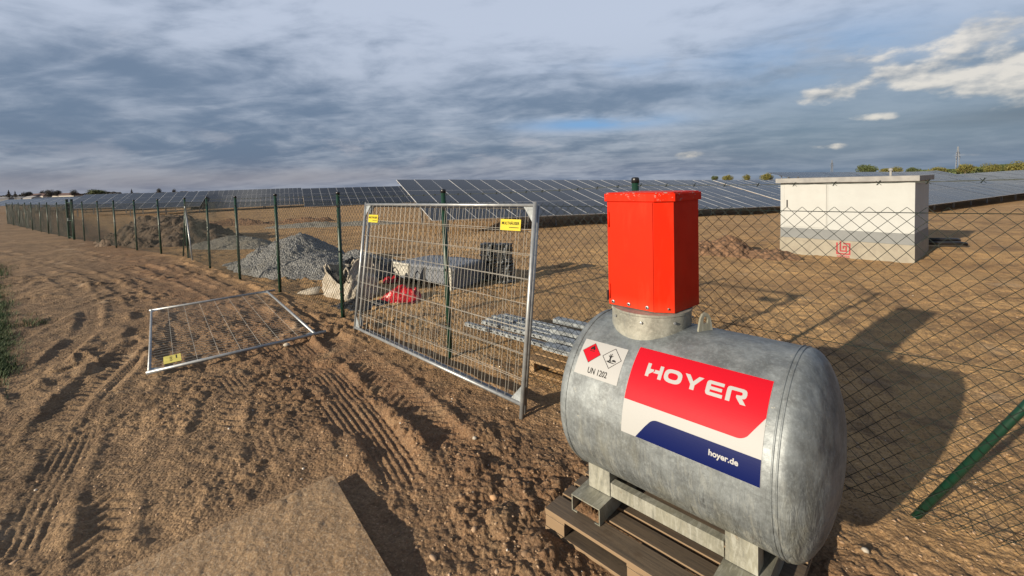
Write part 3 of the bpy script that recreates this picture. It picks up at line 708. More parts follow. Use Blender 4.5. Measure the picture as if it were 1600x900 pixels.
def flat_panel(g):
    # lies on the churned ground: local z (height) along near tube direction
    a = at(228, 583, .075); b = at(233, 487, .075); c = at(505, 519, .09)
    ex = (b - a).normalized(); ez = -(c - a); ez = (ez - ex * ez.dot(ex)).normalized(); ey = ez.cross(ex)
    mm_ = Matrix.Identity(4)
    for i in range(3): mm_[i][0] = ex[i]; mm_[i][1] = ey[i]; mm_[i][2] = ez[i]
    mm_.translation = a - ez * 1.95; g.matrix_world = mm_
flat_panel(g3)
tag(g3, 'galvanised site fence panel lying flat on the muddy track', 'fence panel', 'site fence panels')
# ------------------------------------------------------------------ road plate
def road_plate():
    a = at(520, 742, .065); b = at(612, 900, .065); c = at(165, 900, .065)
    ex = (b - a).normalized(); ey0 = (c - a); ey = (ey0 - ex * ey0.dot(ex)).normalized()
    # corner is not exactly square in the photograph: keep the two edge directions
    e2 = ey0.normalized(); rz = math.atan2(ex.y, ex.x)
    o0 = empty('road_plate', (a.x, a.y, 0), rz); inv = Matrix.Rotation(-rz, 3, 'Z')
    e2l = inv @ e2; L1, L2 = 3.0, 3.2; nx, ny = 200, 200
    V = []; F = []
    for i in range(nx + 1):
        for j in range(ny + 1):
            u = i / nx; v = j / ny
            p = Vector((1, 0, 0)) * (L1 * u) + e2l * (L2 * v); V.append((p.x, p.y, 0))
    V = np.array(V); ed = np.minimum.reduce([(np.repeat(np.arange(nx + 1), ny + 1)), np.tile(np.arange(ny + 1), nx + 1)]) / 3.0; ed = np.clip(ed, 0, 1)
    z = .066 + ed * (fbm(V[:, 0] * 2, V[:, 1] * 2, 4, 60) * .012 + clod(V[:, 0] + 9, V[:, 1] + 9, .028, 61, .6) * .22 + clod(V[:, 0] + 9, V[:, 1] + 9, .07, 64, .12) * .10 + .003)
    V[:, 2] = z; V = [tuple(v) for v in V]
    n1_ = ny + 1
    for i in range(nx):
        for j in range(ny): F.append((i * n1_ + j, (i + 1) * n1_ + j, (i + 1) * n1_ + j + 1, i * n1_ + j + 1))
    mb = MB(); mb.add(V, F); soil = mb.build('caked_soil', M['plate'], o0, True); fixn(soil)
    c1 = Vector((L1, 0, 0)); c2 = c1 + e2l * L2; c3 = e2l * L2
    mb = MB(); mb.prism([(0, 0), (c1.x, c1.y), (c2.x, c2.y), (c3.x, c3.y)], .030, .062); st = mb.build('steel_sheet', M['plate'], o0); fixn(st)
    mb = MB()
    for u in (.02, .5, .95):
        p = Vector((L1 * u, 0, 0)); q = p + e2l * L2; mb.beam((p.x, p.y + (0.03 if e2l.y > 0 else -.03), .008), (q.x, q.y, .008), .1, .044)
    mb.build('bearer', M['wood'], o0)
    tag(o0, 'soil-caked flat road plate lying in the bottom foreground', 'road plate')
road_plate()
# ------------------------------------------------------------------ pallets
def pallet(name, loc, rz, Lx=1.2, Ly=.8, mat='wood', top=.131):
    g = empty(name, loc, rz); sc = top / .144
    nb = 5 if Ly < .9 else 7
    wd = [.145, .10, .145, .10, .145] if nb == 5 else [.145, .10, .10, .145, .10, .10, .145]
    gp = (Ly - sum(wd)) / (nb - 1); y = 0
    for w in wd:
        b = MB(); b.box(random.uniform(-.004, .004), Lx + random.uniform(-.004, .004), y, y + w, .122 * sc, .144 * sc, 0, .002); b.build('top_board', M[mat], g); y += w + gp
    for x in (0, (Lx - .145) / 2, Lx - .145):
        b = MB(); b.box(x, x + .145, 0.004, Ly - .004, .100 * sc, .1205 * sc, 0, .002); b.build('stringer_board', M[mat], g)
        for yy, w in ((0, .10), ((Ly - .145) / 2, .145), (Ly - .10, .10)):
            b = MB(); xx = x if x > 0 else 0; b.box(xx + .003, xx + .142, yy + .003, yy + w - .003, .022 * sc, .099 * sc, 0, .003); b.build('block', M[mat], g)
    for yy, w in ((0, .10), ((Ly - .145) / 2, .145), (Ly - .10, .10)):
        b = MB(); b.box(0, Lx, yy, yy + w, -.002, .021 * sc, 0, .002); b.build('bottom_board', M[mat], g)
    return g
pl = pallet('wooden_pallet', (TP[0], TP[1], 0), TA, 1.24, 1.0)
tag(pl, 'weathered grey-brown wooden pallet carrying the fuel tank', 'pallet')
# ------------------------------------------------------------------ fuel tank
TC_T, TC_Z, TR_ = .546, .748, .49
def fuel_tank():
    g = empty('fuel_tank', (TP[0], TP[1], 0), TA)
    tag(g, 'large horizontal galvanised fuel tank with orange-red hood and printed stickers', 'fuel tank')
    s0, s1 = .127, 1.227
    dish = [(0, .49), (.014, .4895), (.03, .484), (.048, .470), (.072, .440), (.10, .385), (.125, .31), (.145, .22), (.157, .12), (.162, .04), (.163, .001)]
    prof = [(s0 - h, r) for h, r in dish[::-1]] + [(s0 + (s1 - s0) * i / 12, .49) for i in range(1, 12)] + [(s1 + h, r) for h, r in dish]
    b = MB(); b.lathe(prof, 'x', 128, (0, TC_T, TC_Z)); o = b.build('shell', M['tank'], g, True); fixn(o); sharp(o, 50)
    for s in (s0 + .004, s1 - .004, s1 - .024):
        b = MB(); b.tube([(s, TC_T + .4905 * math.cos(a), TC_Z + .4905 * math.sin(a)) for a in [2 * math.pi * i / 96 for i in range(96)]], .0045, 6, closed=True); b.build('weld_seam', M['tank'], g, True)
    # longitudinal weld on the hidden back, dipstick boss on top
    b = MB(); b.lathe([(1.232, .235), (1.10, .235)][::-1] if 0 else [(1.05, .232), (1.315, .232), (1.320, .236), (1.332, .236), (1.334, .20), (1.334, .01)], 'z', 64, (.43, TC_T, 0)); o = b.build('collar', M['frame'], g, True); fixn(o); sharp(o)
    for k in range(8):
        a = 2 * math.pi * (k + .3) / 8; c = MB(); c.lathe([(0, .008), (.006, .008), (.007, .004)], 'z', 8, (0, 0, 0)); q = c.build('bolt', M['tube'], o); q.location = (.43 + .237 * math.cos(a), TC_T + .237 * math.sin(a), 1.285); q.rotation_euler = (0, math.pi / 2, a)
    # hood
    poly = [(.238, .384), (.535, .384), (.628, .438), (.662, .70), (.55, .76), (.27, .76), (.222, .72), (.212, .42)]
    z0, z1 = 1.338, 1.998
    b = MB(); b.prism(poly, z0, z1); h = b.build('hood', M['red'], g); fixn(h)
    def off(poly, d):
        cx = sum(p[0] for p in poly) / len(poly); cy = sum(p[1] for p in poly) / len(poly)
        return [(cx + (x - cx) * (1 + d / .22), cy + (y - cy) * (1 + d / .20)) for x, y in poly]
    b = MB(); b.prism(off(poly, .014), z1 - .028, z1 + .018); b.prism(off(poly, .004), z1 + .018, z1 + .024); l = b.build('lid', M['red'], h); fixn(l)
    bv = l.modifiers.new('b', 'BEVEL'); bv.width = .003; bv.segments = 2
    b = MB(); b.box(.254, .531, .3785, .3835, z0 + .004, z1 - .034, 0, .0012); d = b.build('door', M['red'], h)
    for zz_ in (1.42, 1.86):
        c = MB(); c.tube([(.2465, .380, zz_ - .045), (.2465, .380, zz_ + .045)], .0055, 8); c.build('hinge', M['red'], d, True)
        for k in range(5): pass
    c = MB(); c.box(.219, .229, .388, .402, 1.36, 1.42); c.build('latch', M['black'], h)
    for x, y, rz in ((.27, .377, 0), (.375, .377, 0), (.492, .377, 0), (.60, .4225, .53)):
        r_ = .0105 if y < .38 else .006
        c = MB(); c.lathe([(0, r_), (.003, r_), (.0045, r_ * .75)], 'z', 16); q = c.build('screw', M['tube'], h, True); q.location = (x, y, z0 + .022); q.rotation_euler = (math.pi / 2, 0, rz)
        c = MB(); c.lathe([(.0045, .005), (.009, .005), (.010, .003)], 'z', 6); w = c.build('screw_head', M['black'], q)
    # lifting eye
    b = MB(); W_ = .05
    out = [(-W_, 0), (-.035, .075), (-.02, .100), (0, .108), (.02, .100), (.035, .075), (W_, 0)]; inn = [(-.014, .045), (-.017, .065), (-.010, .083), (0, .088), (.010, .083), (.017, .065), (.014, .045)]
    for yy in (-.006, .006):
        pass
    vs = [(x, -.006, z) for x, z in out] + [(x, -.006, z) for x, z in inn] + [(x, .006, z) for x, z in out] + [(x, .006, z) for x, z in inn]; fs = []
    n = 7
    for i in range(n - 1):
        fs += [(i, i + 1, n + i + 1, n + i), (2 * n + i + 1, 2 * n + i, 3 * n + i, 3 * n + i + 1), (i, 2 * n + i, 2 * n + i + 1, i + 1), (n + i, n + i + 1, 3 * n + i + 1, 3 * n + i)]
    fs += [(0, n, 2 * n - 1, n - 1), (2 * n, 3 * n - 1 + 0, 4 * n - 1, 3 * n)] if 0 else [(0, n, 2 * n - 1, n - 1), (3 * n - 1, 4 * n - 1, 3 * n, 2 * n), (n, 3 * n, 4 * n - 1, 2 * n - 1), (0, n - 1, 3 * n - 1, 2 * n)]
    b.add(vs, fs); e = b.build('lifting_eye', M['frame'], g); fixn(e); e.location = (.752, .55, 1.232); e.rotation_euler = (0, 0, math.radians(62))
    # legs, rails, fork pockets
    for s in (.175, .965):
        for t_, sgn in ((.222, 1), (.87, -1)):
            zt = TC_Z - math.sqrt(TR_ ** 2 - (t_ - TC_T) ** 2) + .012
            b = MB(); w = .145; b.box(s, s + w, t_ - .004, t_ + .004, .238, zt); b.box(s, s + .006, t_ + .004, t_ + sgn * .085 if sgn > 0 else t_ - .004, .238, zt - .02) if sgn > 0 else b.box(s, s + .006, t_ - .085, t_ - .004, .238, zt - .02)
            if sgn > 0: b.box(s + w - .006, s + w, t_ + .004, t_ + .085, .238, zt - .02)
            b.build('leg', M['frame'], g)
    for t_ in (.222, .87):
        b = MB(); b.box(.326, .959, t_ - .003, t_ + .003, .243, .322); b.box(.326, .959, t_ + .0035, t_ + .045, .316, .322) if t_ < .5 else b.box(.326, .959, t_ - .045, t_ - .0035, .316, .322); b.build('side_rail', M['frame'], g)
    for s in (.135, .955):
        b = MB(); w, z0_, z1_, q = .195, .134, .234, .006
        b.box(s, s + w, .09, 1.0, z1_ - q, z1_, 0); b.box(s, s + q, .092, .998, z0_, z1_ - q - .0005); b.box(s + w - q, s + w, .092, .998, z0_, z1_ - q - .0005); b.box(s + q + .0005, s + q + .03, .093, .997, z0_ - .001, z0_ + .004); b.box(s + w - q - .03, s + w - q - .0005, .093, .997, z0_ - .001, z0_ + .004); b.box(s - 0, s + .03, .091, .999, z0_ - .002, z0_ + .004 - .0005) if 0 else None
        b.build('fork_pocket', M['frame'], g)
        c = MB(); pts = []
        # earth lodged in the pocket
        nx_, ny_ = 14, 10
        V = [(s + .012 + (w - .024) * i / nx_, .10 + .25 * j / ny_, .136 + .030 * abs(math.sin(i * 1.7 + j * .9)) * (1 if 0 < i < nx_ and j > 0 else .1) + .004) for i in range(nx_ + 1) for j in range(ny_ + 1)]
        F = [(i * (ny_ + 1) + j, (i + 1) * (ny_ + 1) + j, (i + 1) * (ny_ + 1) + j + 1, i * (ny_ + 1) + j + 1) for i in range(nx_) for j in range(ny_)]
        c.add(V, F)
        c.build('lodged_earth', M['soil'], g, True)
    # ---- stickers bent round the shell. (s, arc) -> cylinder, arc in metres above the horizontal
    def wrap(me, lift):
        for v in me.vertices:
            s_, a_ = v.co.x, v.co.y / TR_; r = TR_ + lift + v.co.z; v.co = (s_, TC_T - r * math.cos(a_), TC_Z + r * math.sin(a_))
    def rad(deg): return math.radians(deg) * TR_
    def grid(x0, x1, y0, y1, nx_, ny_, name, mat, lift, parent, th=.0012):
        V = []; F = []
        for z in (0, -th):
            for i in range(nx_ + 1):
                for j in range(ny_ + 1): V.append((x0 + (x1 - x0) * i / nx_, y0 + (y1 - y0) * j / ny_, z))
        n_ = ny_ + 1
        for i in range(nx_):
            for j in range(ny_): F.append((i * n_ + j, (i + 1) * n_ + j, (i + 1) * n_ + j + 1, i * n_ + j + 1))
        b = MB(); b.add(V, F); o = b.build(name, mat, parent, True); wrap(o.data, lift); return o
    def shape2d(polys, name, mat, lift, parent, cut=.012, tx=lambda p: p, bez=False):
        c = bpy.data.curves.new('c', 'CURVE'); c.dimensions = '2D'; c.fill_mode = 'BOTH'
        for poly in polys:
            sp = c.splines.new('POLY'); sp.points.add(len(poly) - 1); sp.use_cyclic_u = True
            for k, p in enumerate(poly): q = tx(p); sp.points[k].co = (q[0], q[1], 0, 1)
        o = bpy.data.objects.new('c', c); COL.objects.link(o); bpy.context.view_layer.update()
        me = bpy.data.meshes.new_from_object(o.evaluated_get(bpy.context.evaluated_depsgraph_get())); bpy.data.objects.remove(o)
        bm = bmesh.new(); bm.from_mesh(me)
        ys = [v.co.y for v in bm.verts]; y = min(ys) + cut
        while y < max(ys):
            bmesh.ops.bisect_plane(bm, geom=bm.verts[:] + bm.edges[:] + bm.faces[:], plane_co=(0, y, 0), plane_no=(0, 1, 0)); y += cut
        for f in bm.faces:
            if f.normal.z < 0: f.normal_flip()
        bm.to_mesh(me); bm.free(); me.materials.clear(); me.name = name
        o = link(name, me, mat, parent, False); wrap(me, lift); return o
    ban = grid(.500, 1.163, rad(3.2), rad(57), 24, 32, 'banner_sticker', M['v_white'], .0022, g)
    aTop, aB = rad(57) - .001, rad(3.2) + .001
    def arc(cx, cy, r, a0, a1, n=10): return [(cx + r * math.cos(math.radians(a0 + (a1 - a0) * i / n)), cy + r * math.sin(math.radians(a0 + (a1 - a0) * i / n))) for i in range(n + 1)]
    yr = rad(22.8)
    red = [(.501, aTop), (.501, yr)] + arc(1.055, yr + .06, .06, -90, -38, 8) + [(1.162, rad(36.4)), (1.162, aTop)]
    shape2d([red], 'red_field', M['v_red'], .0030, ban)
    yb = rad(16.6)
    blue = [(.582, aB), (.630, rad(11.0))] + arc(.695, yb - .055, .055, 142, 90, 8) + [(1.162, yb), (1.162, aB)]
    shape2d([blue], 'navy_field', M['v_navy'], .0030, ban)
    # HOYER lettering
    hh = rad(47.6) - rad(39.2); y0 = rad(39.2)
    def sup(cx, cy, rx, ry, n=28, e=2.7):
        out = []
        for i in range(n):
            a = 2 * math.pi * i / n; c_, s_ = math.cos(a), math.sin(a)
            out.append((cx + rx * math.copysign(abs(c_) ** (2 / e), c_), cy + ry * math.copysign(abs(s_) ** (2 / e), s_)))
        return out
    H1 = [(0, 1), (0, 0), (.27, 0), (.27, .14), (.58, .40), (.58, .62), (.27, .62), (.27, 1)]
    H2 = [(.64, .62), (.64, .40), (.98, .40), (.98, 0), (1.25, 0), (1.25, 1), (.98, 1), (.98, .62)]
    H2 = [(.66, .62), (.66, .47), (.54, .36), (.98, .36), (.98, 0), (1.25, 0), (1.25, 1), (.98, 1), (.98, .62)]
    H1 = [(0, 1), (0, 0), (.27, 0), (.27, .20), (.58, .46), (.58, .60), (.27, .60), (.27, 1)]
    O_ = [sup(.66, .5, .66, .5), sup(.66, .5, .36, .235)[::-1]]
    Y_ = [(0, 1), (.34, 1), (.66, .58), (.98, 1), (1.32, 1), (.81, .34), (.81, 0), (.51, 0), (.51, .34)]
    E_ = [(1.12, 1), (.18, 1), (.06, .95), (0, .82), (0, .18), (.06, .05), (.18, 0), (1.12, 0), (1.12, .23), (.28, .23), (.28, .39), (1.04, .39), (1.04, .61), (.28, .61), (.28, .77), (1.12, .77)]
    R1 = [(0, 0), (0, .80), (.05, .94), (.18, 1), (1.0, 1)] + [(1.14, .96), (1.22, .86), (1.25, .68), (1.22, .50), (1.14, .40), (1.0, .35), (1.28, 0), (.93, 0), (.62, .37), (.62, .52), (.90, .55), (.97, .60), (.97, .72), (.90, .77), (.32, .77), (.28, .72), (.28, 0)]
    let = [(0.582, [H1]), (.582, [H2]), (.680, O_), (.782, [Y_]), (.892, [E_]), (.985, [R1])]
    allp = []
    for s_, polys in let: allp += [[(s_ + x * hh * .98, y0 + y * hh) for x, y in p] for p in polys]
    shape2d(allp, 'white_lettering', M['v_white'], .0038, ban)
    me = text_mesh('hoyer.de', .036, .0011, 'LEFT')
    mw = max(v.co.x for v in me.vertices)
    for v in me.vertices: v.co = (.946 + v.co.x * (.128 / mw), v.co.y + rad(9.6), 0)
    o = link('web_address', me, M['v_white'], ban); wrap(me, .0038)
    # hazard placard
    pc = grid(.159, .443, rad(27.9), rad(52.6), 10, 16, 'hazard_placard', M['v_white'], .0022, g)
    yl, yh = rad(27.9), rad(52.6); hp = yh - yl
    def dia(cx, cy, r): return [(cx, cy + r), (cx - r, cy), (cx, cy - r), (cx + r, cy)]
    r1 = .062; c1 = (.159 + .074, yl + hp * .64); c2 = (.159 + .210, c1[1])
    shape2d([dia(*c1, r1)], 'red_diamond_border', M['v_black'], .0028, pc); shape2d([dia(*c1, r1 - .0035)], 'red_diamond', M['v_red'], .0034, pc)
    shape2d([dia(*c2, r1), dia(*c2, r1 - .0045)[::-1]], 'white_diamond_border', M['v_black'], .0030, pc)
    fl = [(-.012, 0), (-.016, .010), (-.010, .018), (-.008, .026), (-.003, .020), (.002, .034), (.008, .024), (.011, .014), (.016, .016), (.013, .004), (.008, 0), (.006, .008), (.002, .004), (0, .012), (-.005, .004)]
    fl = [(c1[0] + x, c1[1] + .014 + y) for x, y in fl]
    shape2d([fl, [(c1[0] - .016, c1[1] + .008), (c1[0] + .016, c1[1] + .008), (c1[0] + .016, c1[1] + .0115), (c1[0] - .016, c1[1] + .0115)]], 'flame_symbol', M['v_black'], .0040, pc)
    tree = [(-.022, -.020), (-.012, -.016), (-.013, .000), (-.024, .010), (-.023, .013), (-.013, .006), (-.018, .022), (-.015, .023), (-.010, .010), (-.007, .026), (-.004, .026), (-.006, .008), (.003, .016), (.005, .014), (-.005, .002), (-.004, -.014), (.004, -.018), (.004, -.021)]
    fish = [(.004, -.012), (.012, -.020), (.022, -.016), (.028, -.021), (.030, -.012), (.026, -.010), (.018, -.006), (.010, -.008)]
    gr = [(-.030, -.024), (-.020, -.020), (.002, -.024), (.020, -.026), (.030, -.024), (.020, -.029), (-.010, -.029)]
    shape2d([[(c2[0] + x, c2[1] + y) for x, y in p] for p in (tree, fish, gr)], 'tree_and_fish_symbol', M['v_black'], .0036, pc)
    me = text_mesh('UN 1202', .046, .0006, 'LEFT'); mw = max(v.co.x for v in me.vertices)
    for v in me.vertices: v.co = (.159 + .085 + v.co.x * (.128 / mw), v.co.y + yl + .020, 0)
    o = link('number_text', me, M['v_black'], pc); wrap(me, .0034)
fuel_tank()
# ------------------------------------------------------------------ transformer station
def station():
    L, Dp, H = 2.80, 2.0, 1.93
    near = Vector((9.30, 10.17, 0)); rz = math.atan2(-.766, .643)     # local +x runs from far left corner to the near corner
    ex = Vector((.643, -.766, 0)); g = empty('transformer_station', tuple(near - ex * L + Vector((0, 0, -.06))), rz)
    tag(g, 'small white transformer station with grey band and flat roof in the field', 'transformer station')
    # local: x along front, front at y=0, depth +y
    b = MB(); b.box(0, L, 0, Dp, .70, H, 0, .006); b.build('upper_wall', M['render'], g)
    b = MB(); b.box(-.002, L + .002, -.002, Dp + .002, .44, .698); b.build('grey_band', M['greyband'], g)
    b = MB(); b.box(-.012, L + .012, -.012, Dp + .012, -.1, .438, 0, .004); b.build('plinth', M['plinth'], g)
    b = MB(); b.box(-.09, L + .09, -.11, Dp + .11, H + .003, H + .13, 0, .012); b.build('roof', M['roof'], g)
    for x0, x1 in ((.10, 1.08),):
        b = MB(); b.box(x0, x1, -.022, -.003, .74, H - .035, 0, .004); d = b.build('door', M['door'], g)
        b = MB(); b.box(x0 + .06, x0 + .09, -.040, -.023, 1.28, 1.47, 0, .003); b.build('handle', M['black'], d)
        b = MB()
        for q in ((x0 - .03, x0 - .004), (x1 + .004, x1 + .03)): b.box(q[0], q[1], -.012, -.0025, .72, H - .01)
        b.build('door_frame', M['door'], g)
    b = MB(); b.tube([(2.32, .25, H + .13), (2.32, .25, H + .26)], .025, 10); b.lathe([(H + .26, .045), (H + .30, .045), (H + .32, .02)], 'z', 12, (2.32, .25, 0)); b.build('vent_pipe', M['roof'], g)
    b = MB()
    for x in (.15, .38): b.box(x, x + .03, .1, .13, H + .131, H + .17)
    b.build('roof_bolt', M['black'], g)
    # red angular spiral emblem
    ox, oz, w, th = 1.30, .085, .30, .022
    b = MB(); Y0, Y1 = -.016, -.0125
    def bar(x0, z0, x1, z1): b.box(ox + x0 * w, ox + x1 * w, Y0, Y1, oz + z0 * w, oz + z1 * w)
    q = .115
    bar(0, 0, q, 1.0); bar(q, 0, 1, q); bar(1 - q, q, 1, 1.0); bar(.5, 1 - q, 1 - q, 1.0)
    bar(.24, .24, .24 + q, 1.12); bar(.24 + q, .24, .76, .24 + q); bar(.76 - q, .24 + q, .76, .76); bar(.45, .76 - q, .76 - q, .76); bar(.45, .5, .45 + q, .76 - q)
    b.build('red_emblem', M['logo'], g)
    me = text_mesh('GRÄPER', .075, .002); o = link('red_lettering', me, M['logo'], g); o.location = (ox + w / 2, -.0145, oz - .075); o.rotation_euler = (math.pi / 2, 0, 0)
station()
g = empty('conduit_bundle', tuple(at(1447, 385, 0)) , 0)
a = at(1440, 380, .18); c = at(1504, 375, .22)
g.location = a
for k, (dy_, dz_) in enumerate(((0, 0), (.10, .02), (.04, .10), (-.08, .03))):
    b = MB(); e = c - a; b.tube([(0, dy_, dz_), (e.x * (1 - .05 * k), e.y + dy_ * 1.5, dz_ - .05), (e.x * (1.1 - .05 * k), e.y * 1.1 + dy_ * 2, dz_ - .08)], .045, 10); b.build('conduit', M['black'], g, True)
tag(g, 'bundle of black cable conduits coming out beside the white station', 'conduits')
# ------------------------------------------------------------------ solar tables
SAZ = math.radians(27); MODW, ROWL = 1.15, 2.64
def module_mesh():
    me = bpy.data.meshes.new('solar_module'); w, l, h = MODW - .022, ROWL - .03, .035
    v = [(x, y, z) for z in (0, h) for y in (0, l) for x in (0, w)]; f = [(4, 5, 7, 6), (0, 2, 3, 1), (0, 1, 5, 4), (2, 6, 7, 3), (0, 4, 6, 2), (1, 3, 7, 5)]
    me.from_pydata(v, [], f); uv = me.uv_layers.new(name='UVMap')
    for i, c in enumerate([(0, 0), (1, 0), (1, 1), (0, 1)]): uv.data[i].uv = c
    for i in range(4, 24): uv.data[i].uv = (0, 0)
    me.materials.append(M['panel']); return me
MOD = module_mesh()
def table(A, n, label, mw=MODW, tilt=15.4, dip=-1.4, az=None, individual=False, rows=3, clearance=.75, ground=None, group='tables of solar modules in the field'):
    azr = SAZ if az is None else math.radians(az)
    u = Vector((math.cos(azr) * math.cos(math.radians(dip)), math.sin(azr) * math.cos(math.radians(dip)), math.sin(math.radians(dip))))
    nh = Vector((-math.sin(azr), math.cos(azr), 0)); s = nh * math.cos(math.radians(tilt)) + Vector((0, 0, math.sin(math.radians(tilt)))); w = u.cross(s).normalized(); s = w.cross(u).normalized()
    g = empty('solar_table'); mm_ = Matrix.Identity(4)
    for i in range(3): mm_[i][0] = u[i]; mm_[i][1] = s[i]; mm_[i][2] = w[i]
    mm_.translation = A; g.matrix_world = mm_; tag(g, label, 'solar table', group)
    rng = random.Random(int(A[0] * 10) + n)
    if individual:
        for i in range(n):
            for r in range(rows):
                o = bpy.data.objects.new('solar_module', MOD); COL.objects.link(o); o.parent = g; o.location = (i * MODW, r * ROWL, 0); o.rotation_euler = (rng.uniform(-.004, .004), rng.uniform(-.004, .004), 0)
    else:
        V = []; F = []; UV = []
        wv, l, h = mw - .022, ROWL - .03, .035
        for i in range(n):
            for r in range(rows):
                b = len(V); dz1 = rng.uniform(-.012, .012)
                for z in (0, h):
                    for y in (0, l):
                        for x in (0, wv): V.append((i * mw + x, r * ROWL + y, z + dz1 * (x / wv)))
                F += [tuple(b + k for k in f) for f in ((4, 5, 7, 6), (0, 2, 3, 1), (0, 1, 5, 4), (2, 6, 7, 3))]
                UV += [(0, 0), (1, 0), (1, 1), (0, 1)] + [(0, 0)] * 12
        me = bpy.data.meshes.new('module_field'); me.from_pydata(V, [], F); uv = me.uv_layers.new(name='UVMap'); uv.data.foreach_set('uv', [c for q in UV for c in q])
        link('module_field', me, M['panel'], g)
    L = n * mw
    b = MB()
    for y in (.5, 2.2, 3.3, 4.8, 6.0, 7.4): b.beam((0, y, -.05), (L, y, -.05), .06, .08)
    b.build('purlin', M['rack'], g)
    inv = mm_.inverted(); k = 1.2; b = MB(); c = MB()
    while k < L:
        for y in (1.3, 6.4):
            top = mm_ @ Vector((k, y, -.12)); zz_ = gz(top.x, top.y) - .3 if ground is None else ground
            bot = inv @ Vector((top.x, top.y, min(zz_, top.z - .3))); q = MB(); q.beam((k, y, -.12), bot, .10, .08); q.build('post', M['rack'], g)
        c.beam((k, .3, -.12), (k, 7.6, -.12), .06, .10); k += 3.3
    c.build('rafter', M['rack'], g)
    return g
def nsolve(A, px, tilt, dip, az=27): # number of columns until the top edge reaches pixel px
    a = math.radians(az); u = Vector((math.cos(a) * math.cos(math.radians(dip)), math.sin(a) * math.cos(math.radians(dip)), math.sin(math.radians(dip)))); nh = Vector((-math.sin(a), math.cos(a), 0)); s = nh * math.cos(math.radians(tilt)) + Vector((0, 0, math.sin(math.radians(tilt))))
    for n in range(1, 90):
        q = Vector(A) + u * (n * MODW) + s * 7.92 - Vector((0, 0, EYE)); p = 800 + FOC * q.dot(AX) / q.dot(AF)
        if p > px: return n
    return 90
A0 = Vector((-3.83, 21.0, .39)); dipr = -1.4
un = Vector((math.cos(SAZ), math.sin(SAZ), math.sin(math.radians(dipr))))
n0 = nsolve(A0, 1108, 15.4, dipr)
table(A0, n0, 'nearest solar table, its left end in plain view behind the leaning fence panel', individual=True)
A1 = A0 + un * (n0 * MODW + .35)
table(A1, 22, 'solar table between the red hood and the white station, second in the near row', individual=True); print('N0', n0)
A1b = A1 + un * (22 * MODW + .35)
table(A1b, 24, 'solar table mostly hidden behind the white station, third in the near row')
# nearer row to the right of the station
def on_ray(px, py, p):
    """point where the pixel's ray meets the vertical plane at perpendicular distance p of the row direction"""
    d = ray(px, py); nh = Vector((-math.sin(SAZ), math.cos(SAZ), 0)); k = p / d.dot(nh); return Vector((0, 0, EYE)) + d * k
B = on_ray(1452, 321, 14); B2 = on_ray(1599, 302, 14); e = (B2 - B); dp = math.degrees(math.atan2(e.z, math.hypot(e.x, e.y)))
ub = e.normalized(); tB = 15.5; tC = 11.5
n_ = max(nsolve(B, 1459, tB, dp), 3)
table(B, n_, 'short pale solar table end showing just behind the right side of the white station', tilt=tB, dip=dp)
table(B + ub * (n_ * MODW + .35), 26, 'big pale solar table running out of the picture at the right edge', tilt=tC, dip=dp)
# a row behind, seen over the near one
T1 = on_ray(1198, 269.5, 33 + 7.7); T2 = on_ray(1450, 268.5, 33 + 7.7); e = T2 - T1; dp = math.degrees(math.atan2(e.z, math.hypot(e.x, e.y))); nh = Vector((-math.sin(SAZ), math.cos(SAZ), 0))
q = T1 - nh * 7.65 - Vector((0, 0, 7.92 * math.sin(math.radians(15))))
table(q, 44, 'far solar row rising above the roof line of the white station', tilt=15, dip=dp)
# left field, about fifty metres off
LF = [(476, 323.5, 63, 14, 17.5, -.2, 'distant solar table directly left of the nearest one, behind the gravel pile'),
      (297, 328, 66, 26, 16.5, .3, 'distant solar table with bright reflections in the middle of the left field'),
      (176, 328, 64, 11, 12.8, 0, 'distant solar table behind the dark earth mound'),
      (92, 327.5, 70, 11, 12.0, 0, 'distant solar table just right of the far gate')]
for i, (px, py, p, n, tilt, dip, lab) in enumerate(LF):
    q = on_ray(px, py, p)
    if i + 1 < 99:
        # columns until the next table's left end
        px2 = [620, 474, 295, 174][i]; n = 1
        while n < 70:
            w_ = q + Vector((math.cos(SAZ), math.sin(SAZ), 0)) * (n * MODW) - Vector((0, 0, EYE))
            if 800 + FOC * w_.dot(AX) / w_.dot(AF) > px2: break
            n += 1
    if i == 0: n += 8
    table(q, n * 2 if i == 1 else n, lab, mw=MODW / 2 if i == 1 else MODW, tilt=tilt, dip=dip)
for i, (px, py, p, n, tilt, lab) in enumerate([(40, 325, 88, 14, 9, 'low far solar table at the left edge of the field'), (-30, 323, 104, 16, 7, 'very far solar table at the left picture edge')]):
    q = on_ray(px, py, p); table(q, n, lab, tilt=tilt, dip=0)
for i, (px, py, p, n) in enumerate([(30, 318, 150, 60), (500, 300, 120, 60)]):
    q = on_ray(px, py, p); q.z = min(q.z, -.2) + .1; table(q, n, ['far solar row seen as a thin strip below the left tree line', 'far solar row whose top edge peeks over the bright table'][i], tilt=14, dip=0)
